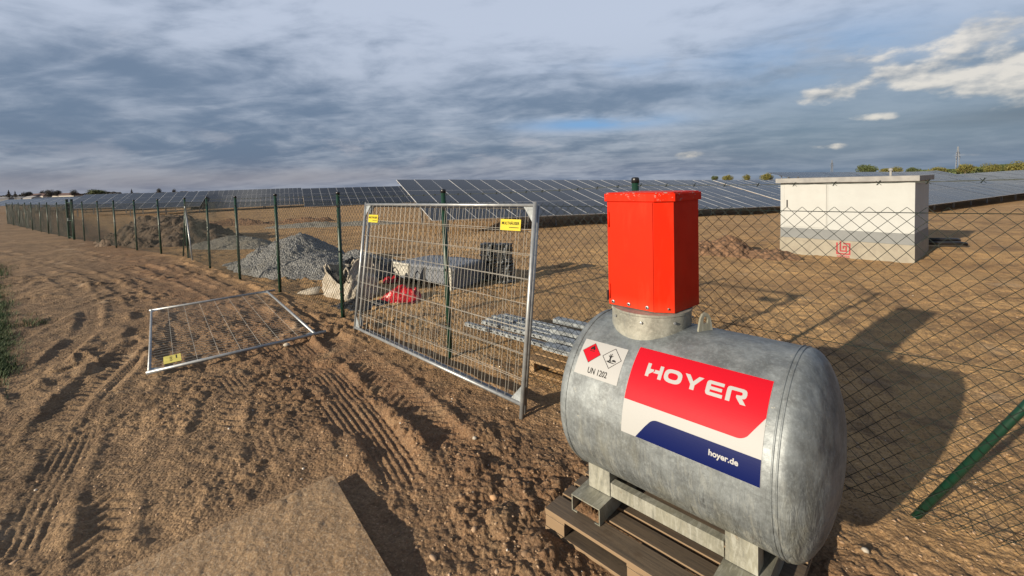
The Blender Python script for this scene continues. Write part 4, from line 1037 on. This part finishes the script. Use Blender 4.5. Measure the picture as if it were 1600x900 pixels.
# ------------------------------------------------------------------ heaps
def heap(name, cx, cy, prof, ang, label, cat, mat, seed, res=90, stones=None, lump=.03, csize=.12):
    """prof(u,v) -> height, in local metres; u along ang"""
    R0 = prof(None); xs = np.linspace(-R0[0], R0[0], res); ys = np.linspace(-R0[1], R0[1], res); X, Y = np.meshgrid(xs, ys, indexing='ij')
    H = prof((X, Y)); c, s = math.cos(ang), math.sin(ang); WX = cx + X * c - Y * s; WY = cy + X * s + Y * c
    k = np.clip(H / .08, 0, 1)
    H = H + k * (fbm(WX * 1.6, WY * 1.6, 4, seed) * lump * 3 + clod(WX, WY, csize, seed, .8) * .55 + clod(WX, WY, csize * .45, seed + 9, .8) * .5)
    Z = H + macro(WX.ravel(), WY.ravel()).reshape(WX.shape); Z = np.where(H <= .004, Z - .12, Z)
    gm = float(macro(np.array([cx]), np.array([cy]))[0])
    V = np.stack([X, Y, Z - gm], -1).reshape(-1, 3); F = [(i * res + j, (i + 1) * res + j, (i + 1) * res + j + 1, i * res + j + 1) for i in range(res - 1) for j in range(res - 1)]
    me = bpy.data.meshes.new(name); me.from_pydata(V.tolist(), [], F); o = link(name, me, mat, None, True); o.location = (cx, cy, gm); o.rotation_euler = (0, 0, ang); tag(o, label, cat)
    return o
def cone(parts, ext):
    def f(q):
        if q is None: return ext
        X, Y = q; H = np.zeros_like(X)
        for (x, y, h, rx, ry) in parts:
            d = np.sqrt(((X - x) / rx) ** 2 + ((Y - y) / ry) ** 2); d = d + fbm(X * 1.1 + x, Y * 1.1 + y, 3, 8) * .22
            H = np.maximum(H, h * (np.clip(1 - d, 0, 1) - .06 * np.exp(-d * d * 30)))
        return np.maximum(H, 0)
    return f
p_ = at(463, 400, .1)
heap('gravel_pile', -6.05, 12.45, cone([(0, 0, 1.04, 2.05, 1.6), (1.4, -.5, .46, 1.5, 1.1), (-1.4, -.4, .24, 1.3, .8), (2.1, .4, .48, 1.7, .9)], (4.2, 2.6)), -.55, 'big cone of pale grey gravel behind the fence', 'gravel pile', M['gravel'], 31, 150, csize=.09)
heap('gravel_pile', -11.4, 18.1, cone([(0, 0, .46, 2.0, 1.3), (1.1, -.2, .40, 1.2, .9)], (2.6, 1.8)), -.4, 'low pile of sandy grey gravel between the earth mound and the big cone', 'gravel pile', M['gravel2'], 33, 80, csize=.09)
heap('earth_mound', -16.6, 21.3, cone([(0, 0, 1.30, 3.2, 2.2), (1.6, -.3, 1.15, 2.8, 1.9), (-1.8, -.2, .7, 2.2, 1.4), (3.0, -.4, .65, 1.9, 1.3)], (6.5, 3.6)), -.35, 'dark brown mound of dug earth behind the far fence posts', 'earth mound', M['mound'], 35, 120, lump=.10, csize=.45)
heap('clod_heap', 5.95, 12.2, cone([(0, 0, .55, 1.0, .7), (-.5, -.1, .40, .6, .5), (.9, -.2, .25, .8, .5)], (2.0, 1.3)), -.5, 'small heap of reddish soil clods left of the white station', 'earth heap', M['clods'], 37, 110, lump=.05, csize=.16)
heap('gravel_strip', -12.0, 27.3, cone([(0, 0, .26, 3.4, 1.1), (2.6, .3, .22, 2.4, .9)], (5.4, 1.8)), .05, 'flat pale strip of crushed stone in front of the distant tables', 'gravel pile', M['gravel2'], 39, 60)
heap('earth_ridge', -19.5, 31.5, cone([(0, 0, .40, 3.2, 1.0), (4.5, .3, .42, 2.0, .8), (-4, .2, .3, 2.4, .8)], (7.5, 1.8)), .1, 'low ridge of loose brown earth far behind the gravel cone', 'earth heap', M['clods'], 41, 70, lump=.06, csize=.3)
# scattered stones (uncountable) : small irregular pebbles seated in the ground
def pebbles(name, pts, zs, sizes, mat, kind='stuff', seed=1):
    ico = bmesh.new(); bmesh.ops.create_icosphere(ico, subdivisions=1, radius=1); ico.verts.index_update(); bv = np.array([v.co[:] for v in ico.verts]); bf = np.array([[v.index for v in f.verts] for f in ico.faces]); ico.free()
    rng = np.random.default_rng(seed); n = len(pts); nv = len(bv)
    jit = 1 + rng.uniform(-.25, .25, (n, nv, 1)); sc = np.array(sizes)[:, None, None] * np.stack([rng.uniform(.8, 1.3, n), rng.uniform(.6, 1, n), rng.uniform(.45, .8, n)], -1)[:, None, :]
    v = bv[None] * jit * sc; a = rng.uniform(0, 6.28, n); c, s = np.cos(a)[:, None], np.sin(a)[:, None]; x = v[..., 0] * c - v[..., 1] * s; y = v[..., 0] * s + v[..., 1] * c
    V = np.stack([x + pts[:, 0:1], y + pts[:, 1:2], v[..., 2] + zs[:, None]], -1).reshape(-1, 3)
    F = (bf[None] + (np.arange(n) * nv)[:, None, None]).reshape(-1, 3)
    me = bpy.data.meshes.new(name); me.vertices.add(len(V)); me.vertices.foreach_set('co', V.ravel()); me.loops.add(F.size); me.loops.foreach_set('vertex_index', F.ravel().astype(np.int32)); me.polygons.add(len(F)); me.polygons.foreach_set('loop_start', (np.arange(len(F)) * 3).astype(np.int32)); me.update(calc_edges=True)
    o = link(name, me, mat); return o
def scatter_stones():
    rng = np.random.default_rng(5); n = 15000
    r = 1.4 * (12 / 1.4) ** rng.random(n); a = np.radians(rng.uniform(-60, 62, n)); x = r * np.sin(a); y = r * np.cos(a)
    side = x * .68 + y * .735 - 3.3; s_, t_ = tl(x, y)
    keep = ~((s_ > -.03) & (s_ < 1.28) & (t_ > -.03) & (t_ < 1.05))
    u = (x + 1.385) * .653 - (y - 3.16) * .757; v = (x + 1.385) * .757 + (y - 3.16) * .653; keep &= ~((v < .03) & (u > -.06))
    x, y, r, side = x[keep], y[keep], r[keep], side[keep]
    sz = .0045 + .010 * rng.random(len(x)) ** 3 + (rng.random(len(x)) < .02) * .014
    dens = np.where(side > -.2, 1, .55); k = rng.random(len(x)) < dens; x, y, sz = x[k], y[k], sz[k]
    z = ground_z(x, y) - sz * .10
    o = pebbles('loose_stones', np.stack([x, y], -1), z, sz, M['stone']); tag(o, 'small pebbles and soil crumbs scattered over the ground', 'stones', kind='stuff')
scatter_stones()
def few_stones():
    # single pale stones one can point to
    for (px, py, s, lab) in [(742, 687, .022, 'white stone lying in front of the leaning panel foot'), (1352, 862, .022, 'pale stone at the lower right beside the tank shadow'), (448, 541, .045, 'flat pale stone under the edge of the fallen panel'), (772, 775, .026, 'orange-brown stone in the clods left of the pallet')]:
        p = at(px, py, .02); z = float(ground_z(p.x, p.y)[0])
        o = pebbles('stone', np.array([[0.0, 0.0]]), np.array([0.0]), np.array([s]), simple('pale_stone_' + str(px), (.42, .38, .32) if px != 772 else (.45, .27, .14), .8), seed=px); o.location = (p.x, p.y, z + s * .35); tag(o, lab, 'stone', 'single pale stones')
few_stones()
# ------------------------------------------------------------------ grass at the left verge
def grass():
    rng = np.random.default_rng(9); V = []; F = []
    C = []
    for _ in range(900):
        px = rng.normal(0, 13) - 14; py = rng.uniform(405, 590); C.append((px, py))
    for _ in range(14): C.append((rng.normal(50, 6), rng.normal(503, 5)))
    for _ in range(600): C.append((rng.uniform(-260, -10), rng.uniform(400, 640)))
    for px, py in C:
        p = at(px, py, 0.0)
        if p.y < .3 or p.length > 30: continue
        z = float(macro(np.array([p.x]), np.array([p.y]))[0])
        for _ in range(14):
            x = p.x + rng.normal(0, .07); y = p.y + rng.normal(0, .07); h = rng.uniform(.03, .10); a = rng.uniform(0, 6.28); w = .004; l = rng.uniform(.02, .09)
            b = len(V); c, s = math.cos(a), math.sin(a)
            V += [(x - s * w, y + c * w, z - .01), (x + s * w, y - c * w, z - .01), (x + c * l * .4 + s * w * .7, y + s * l * .4 - c * w * .7, z + h * .6), (x + c * l * .4 - s * w * .7, y + s * l * .4 + c * w * .7, z + h * .6), (x + c * l, y + s * l, z + h)]
            F += [(b, b + 1, b + 2, b + 3), (b + 3, b + 2, b + 4)]
    me = bpy.data.meshes.new('grass'); me.from_pydata(V, [], F); o = link('grass', me, M['grass']); tag(o, 'short dark green grass on the left verge of the track', 'grass', kind='stuff')
grass()
# ------------------------------------------------------------------ steel profiles and their pallet
pp = at(836, 584, .0); pdir = at(905, 556, .2) - at(726, 507, .2); pang = math.atan2(pdir.y, pdir.x)
p2 = pallet('wooden_pallet', (pp.x - .12, pp.y + .06, gz(pp.x, pp.y) + .01), pang, 1.2, .8, 'wood_new', .144)
tag(p2, 'light brown wooden pallet under the steel profiles behind the fence', 'pallet')
def profile(px, py, L, w, h, z, label, perf, k, wide=False, mt='galv'):
    p = at(px, py, z); g = empty('steel_profile', tuple(p), pang + random.uniform(-.012, .012))
    b = MB(); th = .004
    b.box(0, L, 0, w, h - th, h); b.box(0, L, 0, th, 0, h - th - .0003); b.box(0, L, w - th, w, 0, h - th - .0003)
    b.build('channel', M[mt], g)
    if perf:
        c = MB(); x = .05
        while x < L - .05: c.box(x, x + .045, w * .32, w * .68, h + .0005, h + .0015); x += .10
        c.build('slot_holes', M['black'], g)
        c = MB(); x = .08
        while x < L - .05: c.box(x, x + .03, -.0015, -.0005, h * .3, h * .7); x += .10
        c.build('side_holes', M['black'], g)
    tag(g, label, 'steel profile', 'galvanised steel profiles stacked on the pallet')
ordn = ['front', 'second', 'third', 'fourth', 'fifth', 'sixth', 'rear']
for k, (px, py, L) in enumerate([(726, 509, 2.6), (752, 506, 2.6), (759, 502, 2.5), (768, 498, 2.5), (778, 497, 2.3), (786, 496, 2.2), (796, 500, 2.0)]):
    profile(px, py, L, .062, .045, .19 + (.012 if k % 2 else 0), '%s of the seven long slotted steel profiles, counted from the fence' % ordn[k] if k < 6 else 'rearmost of the seven long slotted steel profiles', True, k)
for k, (px, py, L) in enumerate([(847, 546, 1.5), (853, 533, 1.5), (860, 520, 1.5), (864, 504, 1.5)]):
    profile(px, py, L, .13, .05, .262, ['front broad plain steel channel with a bright white edge', 'second broad plain steel channel from the fence', 'third broad plain steel channel from the fence', 'rearmost broad steel channel with a raised edge'][k], False, k)
# ------------------------------------------------------------------ wrapped crate
def crate():
    n_ = Vector((-1.21, 8.61, 0)); r_ = at(775, 441, 0); l_ = at(617, 411, .43)
    ex = (Vector((l_.x, l_.y, 0)) - n_); L = ex.length; rz = math.atan2(ex.y, ex.x); Wd = (Vector((r_.x, r_.y, 0)) - n_).length
    g = empty('wrapped_stack', (n_.x, n_.y, gz(n_.x, n_.y)), rz); tag(g, 'low flat stack wrapped in grey foil with white corners behind the leaning panels', 'wrapped stack')
    # ex points left-away; depth is clockwise from it
    y0, y1 = -Wd, 0
    def crumple(o, amt, sc=3.0, seed=1):
        for v in o.data.vertices:
            p = v.co; f = fbm(np.array([p.x * sc + p.z * 2]), np.array([p.y * sc + p.z * 3]), 3, seed)[0]; v.co = p + Vector((f * amt, f * amt * .6, f * amt * .8))
    def gridbox(x0, x1, ya, yb, z0, z1, name, mat, seed, amt=.03):
        bm = bmesh.new(); bmesh.ops.create_cube(bm, size=1)
        for v in bm.verts: v.co = ((x0 + x1) / 2 + v.co.x * (x1 - x0), (ya + yb) / 2 + v.co.y * (yb - ya), (z0 + z1) / 2 + v.co.z * (z1 - z0))
        bmesh.ops.subdivide_edges(bm, edges=bm.edges[:], cuts=9, use_grid_fill=True); me = bpy.data.meshes.new(name); bm.to_mesh(me); bm.free(); o = link(name, me, mat, g, True); crumple(o, amt, 3, seed); return o
    gridbox(.0, L, y0, y1, .12, .46, 'foil_cover', M['greyfoil'], 3)
    gridbox(.02, .17, y1 - .02, y1 + .03, .0, .47, 'white_corner_sheet', M['whitefoil'], 4, .01)
    gridbox(L - .45, L + .02, y1 - .02, y1 + .03, .18, .47, 'white_corner_sheet', M['whitefoil'], 5, .02)
    gridbox(-.02, .03, y0, y1 - .02, .02, .45, 'end_sheet', M['greyfoil'], 6, .02)
    b = MB()
    for x in (.05, L / 2 - .05, L - .2): b.box(x, x + .1, y0 + .05, y1 - .05, -.02, .12)
    b.build('bearer', M['wood_new'], g)
crate()
# ------------------------------------------------------------------ film wrapped coils
def coil(x, y, z, r, h, label):
    g = empty('cable_coil', (x, y, z)); tag(g, label, 'cable coil', 'film-wrapped black coils behind the fence')
    b = MB(); n = 7; prof = []
    for i in range(n):
        zc = h * (i + .5) / n; q = h / n / 2
        rr = r * random.uniform(.90, 1.03); prof += [(zc - q, rr * .93), (zc - q * .5, rr * .985), (zc, rr), (zc + q * .5, rr * .985)]
    b.lathe(prof + [(h, r * .9), (h, r * .35)], 'z', 32); o = b.build('windings', M['coil'], g, True); fixn(o)
    for a in (0, 2.1, 4.2):
        c = MB(); c.box(r * .3, r * 1.02, -.02, .02, h - .001, h + .012); c.box(r * 1.0, r * 1.015, -.02, .02, .02, h + .011); q = c.build('strap', M['black'], g); q.rotation_euler = (0, 0, a)
    b = MB(); b.lathe([(h - .02, r * .36), (h + .015, r * .34), (h + .015, r * .2)], 'z', 24); b.build('inner_ring', M['black'], g)
q0 = at(762, 438, 0); q1 = at(792, 441, 0)
coil(q0.x, q0.y + .15, gz(q0.x, q0.y), .20, .40, 'lower left black coil partly behind the wrapped stack')
coil(q1.x - .02, q1.y + .1, gz(q1.x, q1.y), .20, .40, 'lower right black coil standing on the ground')
coil(q0.x + .02, q0.y + .17, gz(q0.x, q0.y) + .416, .19, .38, 'upper left black coil with a bright film highlight')
coil(q1.x - .04, q1.y + .13, gz(q1.x, q1.y) + .416, .20, .40, 'upper right dark coil on top of its stack')
# ------------------------------------------------------------------ bulk bag, red sheet, dark sheeting
def bigbag():
    c = at(540, 466, 0); ax = math.radians(-40); g = empty('bulk_bag', (c.x, c.y + .25, gz(c.x, c.y)), ax); tag(g, 'slumped white woven bulk bag with dark stuff inside, beside the second fence post', 'bulk bag')
    nu, nv = 64, 22; V = []; F = []
    for j in range(nv + 1):
        v = j / nv
        for i in range(nu):
            a = 2 * math.pi * i / nu; ca, sa = math.cos(a), math.sin(a)
            rx = .56 * (1 + .10 * math.sin(v * 5) - .10 * v); ry = .36 * (1 - .08 * v)
            sq = lambda c_: math.copysign(abs(c_) ** .55, c_)
            x = rx * sq(ca); y = ry * sq(sa); z = v * (.52 + .16 * math.sin(a * 2 + 1.2) + .10 * math.cos(a * 3))
            f = fbm(np.array([a * 3 + 5.0]), np.array([v * 3.2]), 4, 3)[0]; f2 = fbm(np.array([x * 7]), np.array([z * 9 + y * 5]), 3, 9)[0]
            k = 1 + f * .16 + f2 * .10; V.append((x * k, y * k, z + f2 * .05 * v))
    for j in range(nv):
        for i in range(nu): F.append((j * nu + i, j * nu + (i + 1) % nu, (j + 1) * nu + (i + 1) % nu, (j + 1) * nu + i))
    b = MB(); b.add(V, F); o = b.build('sack', M['bag'], g, True); md = o.modifiers.new('s', 'SOLIDIFY'); md.thickness = .012
    V = []; F = []
    n = 26
    for i in range(n):
        for j in range(n):
            x = -.5 + i / (n - 1); y = -.5 + j / (n - 1); f = fbm(np.array([x * 6.0]), np.array([y * 6.0]), 4, 4)[0]; V.append((x * .95, y * .60, .40 + f * .22))
    for i in range(n - 1):
        for j in range(n - 1): F.append((i * n + j, (i + 1) * n + j, (i + 1) * n + j + 1, i * n + j + 1))
    b = MB(); b.add(V, F); b.build('dark_contents', M['sackin'], g, True)
    for (x, y) in ((-.45, -.25), (.45, -.25), (.4, .28), (-.4, .28)):
        b = MB(); b.tube([(x, y, .45), (x * 1.02, y * 1.1, .56), (x * .8, y * 1.05, .62), (x * .6, y * 1.0, .55), (x * .55, y * .95, .48)], .018, 6); b.build('lifting_loop', M['bag'], g, True)
    b = MB(); b.add([(x, y, z) for x, y, z in ((-.55, -.36, .02), (-.72, -.50, .0), (-.95, -.60, .02), (-.58, -.30, .16), (-.75, -.42, .12), (-.9, -.55, .06))], [(0, 1, 4, 3), (1, 2, 5, 4)]); o = b.build('loose_flap', M['bag'], g, True); md = o.modifiers.new('s', 'SOLIDIFY'); md.thickness = .015
bigbag()
def sheet(name, px, py, w, d, h, ang, mat, label, cat, seed, dz=0.0, dy=0.0):
    c = at(px, py, 0); g0 = gz(c.x, c.y); n = 40; V = []; F = []
    for i in range(n):
        for j in range(n):
            u = i / (n - 1) * 2 - 1; v = j / (n - 1) * 2 - 1; rr = max(abs(u), abs(v)) ** 3
            f = fbm(np.array([u * 1.5 + seed]), np.array([v * 1.5]), 3, seed)[0]; r2 = 1 - abs(fbm(np.array([u * 1.8 + seed]), np.array([v * 1.8]), 3, seed + 3)[0]) * 1.6
            V.append(((u + f * .25) * w / 2, (v + f * .3) * d / 2, max(.01, (h * (.55 + f * .9) * r2) * (1 - rr) + .01)))
    for i in range(n - 1):
        for j in range(n - 1): F.append((i * n + j, (i + 1) * n + j, (i + 1) * n + j + 1, i * n + j + 1))
    b = MB(); b.add(V, F); o = b.build(name, mat, None, True); o.location = (c.x, c.y + dy, g0 + dz); o.rotation_euler = (0, 0, ang); md = o.modifiers.new('s', 'SOLIDIFY'); md.thickness = .006; tag(o, label, cat); return o
sheet('plastic_sack', 624, 470, .74, .40, .30, -.1, M['redbag'], 'crumpled bright red plastic sack on the ground behind the leaning panels', 'plastic sack', 3)
sheet('plastic_sack', 612, 442, .42, .32, .22, .3, M['redbag'], 'smaller dark red plastic sack between the bulk bag and the grey stack', 'plastic sack', 8, .02, .1)
sheet('tarpaulin', 570, 430, 1.5, 1.2, .55, -.5, M['black'], 'dark crumpled tarpaulin lying behind the white bulk bag', 'tarpaulin', 11, 0, .2)
sheet('tarpaulin', 560, 478, .8, .6, .16, -.5, M['black'], 'flat black sheeting at the foot of the leaning panels behind the fence', 'tarpaulin', 14)
# ------------------------------------------------------------------ distant trees, houses, pylons
def tree(px, base_y, Y, wpx, hpx, mat, label, kind='round', seed=0, group=None, cat='tree'):
    d = ray(px, base_y); k = Y / d.y; p = Vector((0, 0, EYE)) + d * k; sc = k * 1.0 / FOC
    Wm = wpx * sc * (AF.dot(d) / AF.dot(d)) ; Hm = hpx * sc; zg = gz(p.x, p.y); base = min(zg, p.z)
    H = p.z + Hm - base; g = empty('conifer' if kind == 'cone' else 'broadleaf_tree', (p.x, p.y, base)); tag(g, label, cat, group)
    rng = np.random.default_rng(seed + int(px)); b = MB()
    b.tube([(0, 0, -.3), (0.05 * Wm, 0, H * .4), (0, 0, H * .8)], [Wm * .05, Wm * .035, Wm * .012], 7)
    for a in range(5):
        t_ = rng.uniform(0, 6.28); b.tube([(0, 0, H * .45), (math.cos(t_) * Wm * .2, math.sin(t_) * Wm * .2, H * .62), (math.cos(t_) * Wm * .33, math.sin(t_) * Wm * .33, H * .75)], [Wm * .02, Wm * .013, Wm * .006], 5)
    b.build('trunk', M['bark'], g, True)
    n = 2200; V = np.empty((n, 4, 3)); ch = min(H * .97, Hm * 1.25)
    nl = 9; lob = rng.normal(0, 1, (nl, 3)); lob /= np.linalg.norm(lob, axis=1)[:, None]
    li = rng.integers(0, nl, n); q = rng.normal(0, 1, (n, 3)); q /= np.linalg.norm(q, axis=1)[:, None]; rad_ = rng.random(n) ** .4
    if kind == 'cone':
        hz = rng.random(n) ** .75; r = (1 - hz) * .5 * (.7 + .3 * np.sin(hz * 28)) * rng.random(n) ** .5; a = rng.uniform(0, 6.28, n); c = np.stack([np.cos(a) * r * Wm, np.sin(a) * r * Wm, H - ch + hz * ch], -1)
    else:
        c = lob[li] * .27 * np.array([1, 1, .7]) + q * rad_[:, None] * (.22 + .04 * (li % 3))[:, None] ; c = c * np.array([Wm, Wm, ch]) + np.array([0, 0, H - ch * .5])
    s = Wm * .030 + .02; a = rng.normal(0, 1, (n, 3)); a /= np.linalg.norm(a, axis=1)[:, None]; e = np.cross(a, rng.normal(0, 1, (n, 3))); e /= np.linalg.norm(e, axis=1)[:, None]
    V[:, 0] = c + a * s; V[:, 1] = c + e * s * .6; V[:, 2] = c - a * s; V[:, 3] = c - e * s * .6
    me = bpy.data.meshes.new('crown'); me.from_pydata(V.reshape(-1, 3).tolist(), [], np.arange(4 * n).reshape(-1, 4).tolist()); link('crown', me, mat, g)
RT = [(1117, 282, 10, 7, 'g', 'tiny green tree at the left end of the right-hand tree row'), (1138, 282, 16, 9, 'y', 'first yellowish tree above the solar tables, right of the red hood'), (1166, 282, 13, 9, 'y', 'small yellow-green tree, second of the three left of the station'),
      (1196, 281, 20, 11, 'y', 'yellow tree directly left of the white station roof'), (1352, 271, 28, 15, 'g', 'darker green round tree above the middle of the station roof'), (1388, 270, 20, 9, 'y', 'low yellow-green tree right of the dark round tree'),
      (1402, 270, 14, 10, 'y', 'narrow yellow-green tree beside the roof vent pipe'), (1426, 271, 18, 9, 'g', 'small dark tree above the right part of the station roof'), (1465, 270, 24, 11, 'y', 'wide yellow tree just right of the station'),
      (1507, 268, 24, 12, 'y', 'yellow tree standing below the large pylon'), (1546, 268, 24, 13, 'y', 'rounded yellow tree between the large pylon and the right edge'), (1570, 268, 22, 11, 'g', 'green-brown tree next to the last yellow one'), (1592, 268, 30, 17, 'y', 'bright yellow tree at the right picture edge'), (1625, 266, 34, 20, 'y', 'yellow tree just beyond the right picture edge')]
for k, (px, by, w, h, c, lab) in enumerate(RT):
    tree(px, by, 165 + (k * 13) % 30, w * 1.1, h + 2, M['leaf_y'] if c == 'y' else M['leaf_g'], lab, 'round', k, 'trees on the horizon at the right')
LT = [(14, 307, 9, 7, 'cone', 'small dark conifer, first from the left picture edge'), (24, 307, 6, 6, 'cone', 'slim grey-dark conifer beside the first one'), (43, 307, 12, 6, 'round', 'low dark round tree left of the gate'), (67, 306, 7, 7, 'round', 'dark narrow treetop left of the tall pair'),
      (78, 306, 13, 9, 'round', 'tallest dark tree left of the far gate'), (90, 306, 10, 7, 'round', 'dark tree right next to the tallest one'), (115, 305, 10, 8, 'round', 'pointed dark tree above the far gate'), (150, 305, 24, 7, 'round', 'broad dull green tree right of the far gate'), (206, 303, 6, 5, 'cone', 'tiny dark conifer behind the left tables'),
      (248, 302, 7, 6, 'round', 'small dark round tree behind the left tables'), (272, 301, 5, 4, 'round', 'smallest dark tree at the left end of the bright table')]
for k, (px, by, w, h, kd, lab) in enumerate(LT):
    tree(px, by, 320 + (k * 17) % 60, w * 1.15, h + 3, M['leaf_g'] if w == 24 else M['leaf_d'], lab, kd, 50 + k, 'dark trees on the left horizon')
def treeline():
    rng = np.random.default_rng(3); V = []; F = []
    for _ in range(9000):
        px = rng.uniform(-120, 310); d = ray(px, 303); k = rng.uniform(395, 430) / d.y; p = d * k; top = 4.6 + 1.6 * vnoise(np.array([px * .08]), np.array([0.0]), 3)[0]; z = -.6 + (rng.random() ** .7) * top * (1 if px < 190 else .65)
        s = .6; a = rng.normal(0, 1, 3); a /= np.linalg.norm(a); e_ = np.cross(a, rng.normal(0, 1, 3)); e_ /= np.linalg.norm(e_); c = np.array([p.x, p.y, z]); b = len(V); V += [tuple(c + a * s), tuple(c + e_ * s), tuple(c - a * s), tuple(c - e_ * s)]; F.append((b, b + 1, b + 2, b + 3))
    me = bpy.data.meshes.new('far_hedge'); me.from_pydata(V, [], F); o = link('far_hedge', me, M['leaf_d']); tag(o, 'low dark band of far hedges on the left horizon', 'hedge', kind='stuff')
    V = []; F = []
    for _ in range(7000):
        px = rng.uniform(1425, 1720); d = ray(px, 268); k = rng.uniform(215, 240) / d.y; p = d * k; z = -.5 + rng.random() ** .7 * (3.0 + 1.8 * min(1, max(0, (px - 1500) / 80))); s = .45
        a = rng.normal(0, 1, 3); a /= np.linalg.norm(a); e_ = np.cross(a, rng.normal(0, 1, 3)); e_ /= np.linalg.norm(e_); c = np.array([p.x, p.y, z]); b = len(V); V += [tuple(c + a * s), tuple(c + e_ * s), tuple(c - a * s), tuple(c - e_ * s)]; F.append((b, b + 1, b + 2, b + 3))
    me = bpy.data.meshes.new('far_hedge'); me.from_pydata(V, [], F); o = link('far_hedge', me, M['leaf_g']); tag(o, 'green-brown band of bushes under the yellow trees at the right horizon', 'hedge', kind='stuff')
treeline()
def house(px, Y, w, h, label, pale=False):
    d = ray(px, 304); k = Y / d.y; p = d * k; g = empty('farm_house', (p.x, p.y, -.6), random.uniform(-.4, .4)); tag(g, label, 'house', 'far buildings on the left horizon')
    b = MB(); b.box(-w / 2, w / 2, -3, 3, 0, h * .6); b.build('wall', M['palewall'] if pale else M['housewall'], g)
    b = MB(); x = w / 2 + .3; b.add([(-x, -3.3, h * .6), (x, -3.3, h * .6), (x, 3.3, h * .6), (-x, 3.3, h * .6), (-x, 0, h), (x, 0, h)], [(0, 1, 5, 4), (2, 3, 4, 5), (0, 4, 3), (1, 2, 5), (0, 3, 2, 1)]); b.build('roof', M['palewall'] if pale else M['houseroof'], g)
house(5, 330, 9, 3.2, 'pale flat hall roof at the far left picture edge', True)
house(29, 340, 8, 3.0, 'pale hall roof between the far left conifers', True)
house(50, 335, 10, 3.2, 'pale roofed building below the low dark round tree', True)
house(62, 360, 16, 5.2, 'dark roofed farmhouse among the far left trees')
house(104, 370, 22, 5.0, 'long dark farmhouse roof above the far gate')
def pylon(px, top_y, Y, label):
    d = ray(px, top_y); k = Y / d.y; p = d * k; Ht = p.z + EYE + .6; g = empty('power_pylon', (p.x, p.y, -.6), .5); tag(g, label, 'pylon', 'power pylons on the horizon'); b = MB(); th = Ht * .011
    wf = lambda z: Ht * (.052 * (1 - z) ** 1.3 + .012)
    zs = [0, .12, .24, .36, .46, .55, .64, .72, .80, .88, 1.0]
    for s1, s2 in ((1, 1), (1, -1), (-1, -1), (-1, 1)):
        for a, c in zip(zs[:-1], zs[1:]): b.beam((s1 * wf(a), s2 * wf(a), a * Ht), (s1 * wf(c), s2 * wf(c), c * Ht), th, th)
    for n_, (a, c) in enumerate(zip(zs[:-1], zs[1:])):
        for f in (1, -1):
            b.beam((-wf(a), f * wf(a), a * Ht), (wf(c), f * wf(c), c * Ht), th * .6, th * .6); b.beam((wf(a), f * wf(a), a * Ht), (-wf(c), f * wf(c), c * Ht), th * .6, th * .6)
    b.build('lattice_mast', M['lattice'], g); 
    for z, w in ((.60, .24), (.76, .18)):
        b = MB()
        for s in (1, -1):
            b.beam((0, 0, z * Ht), (s * w * Ht, 0, z * Ht), th, th); b.beam((0, 0, (z + .05) * Ht), (s * w * Ht, 0, z * Ht), th * .8, th * .8)
            for q in (.5, 1): b.beam((s * w * Ht * q, 0, z * Ht), (s * w * Ht * q, 0, (z - .06) * Ht), th * .8, th * .8)
        b.build('cross_arm', M['lattice'], g)
pylon(1497, 229, 560, 'larger lattice power pylon at the upper right horizon')
pylon(1300, 250, 950, 'smaller fainter lattice pylon above the left part of the station roof')
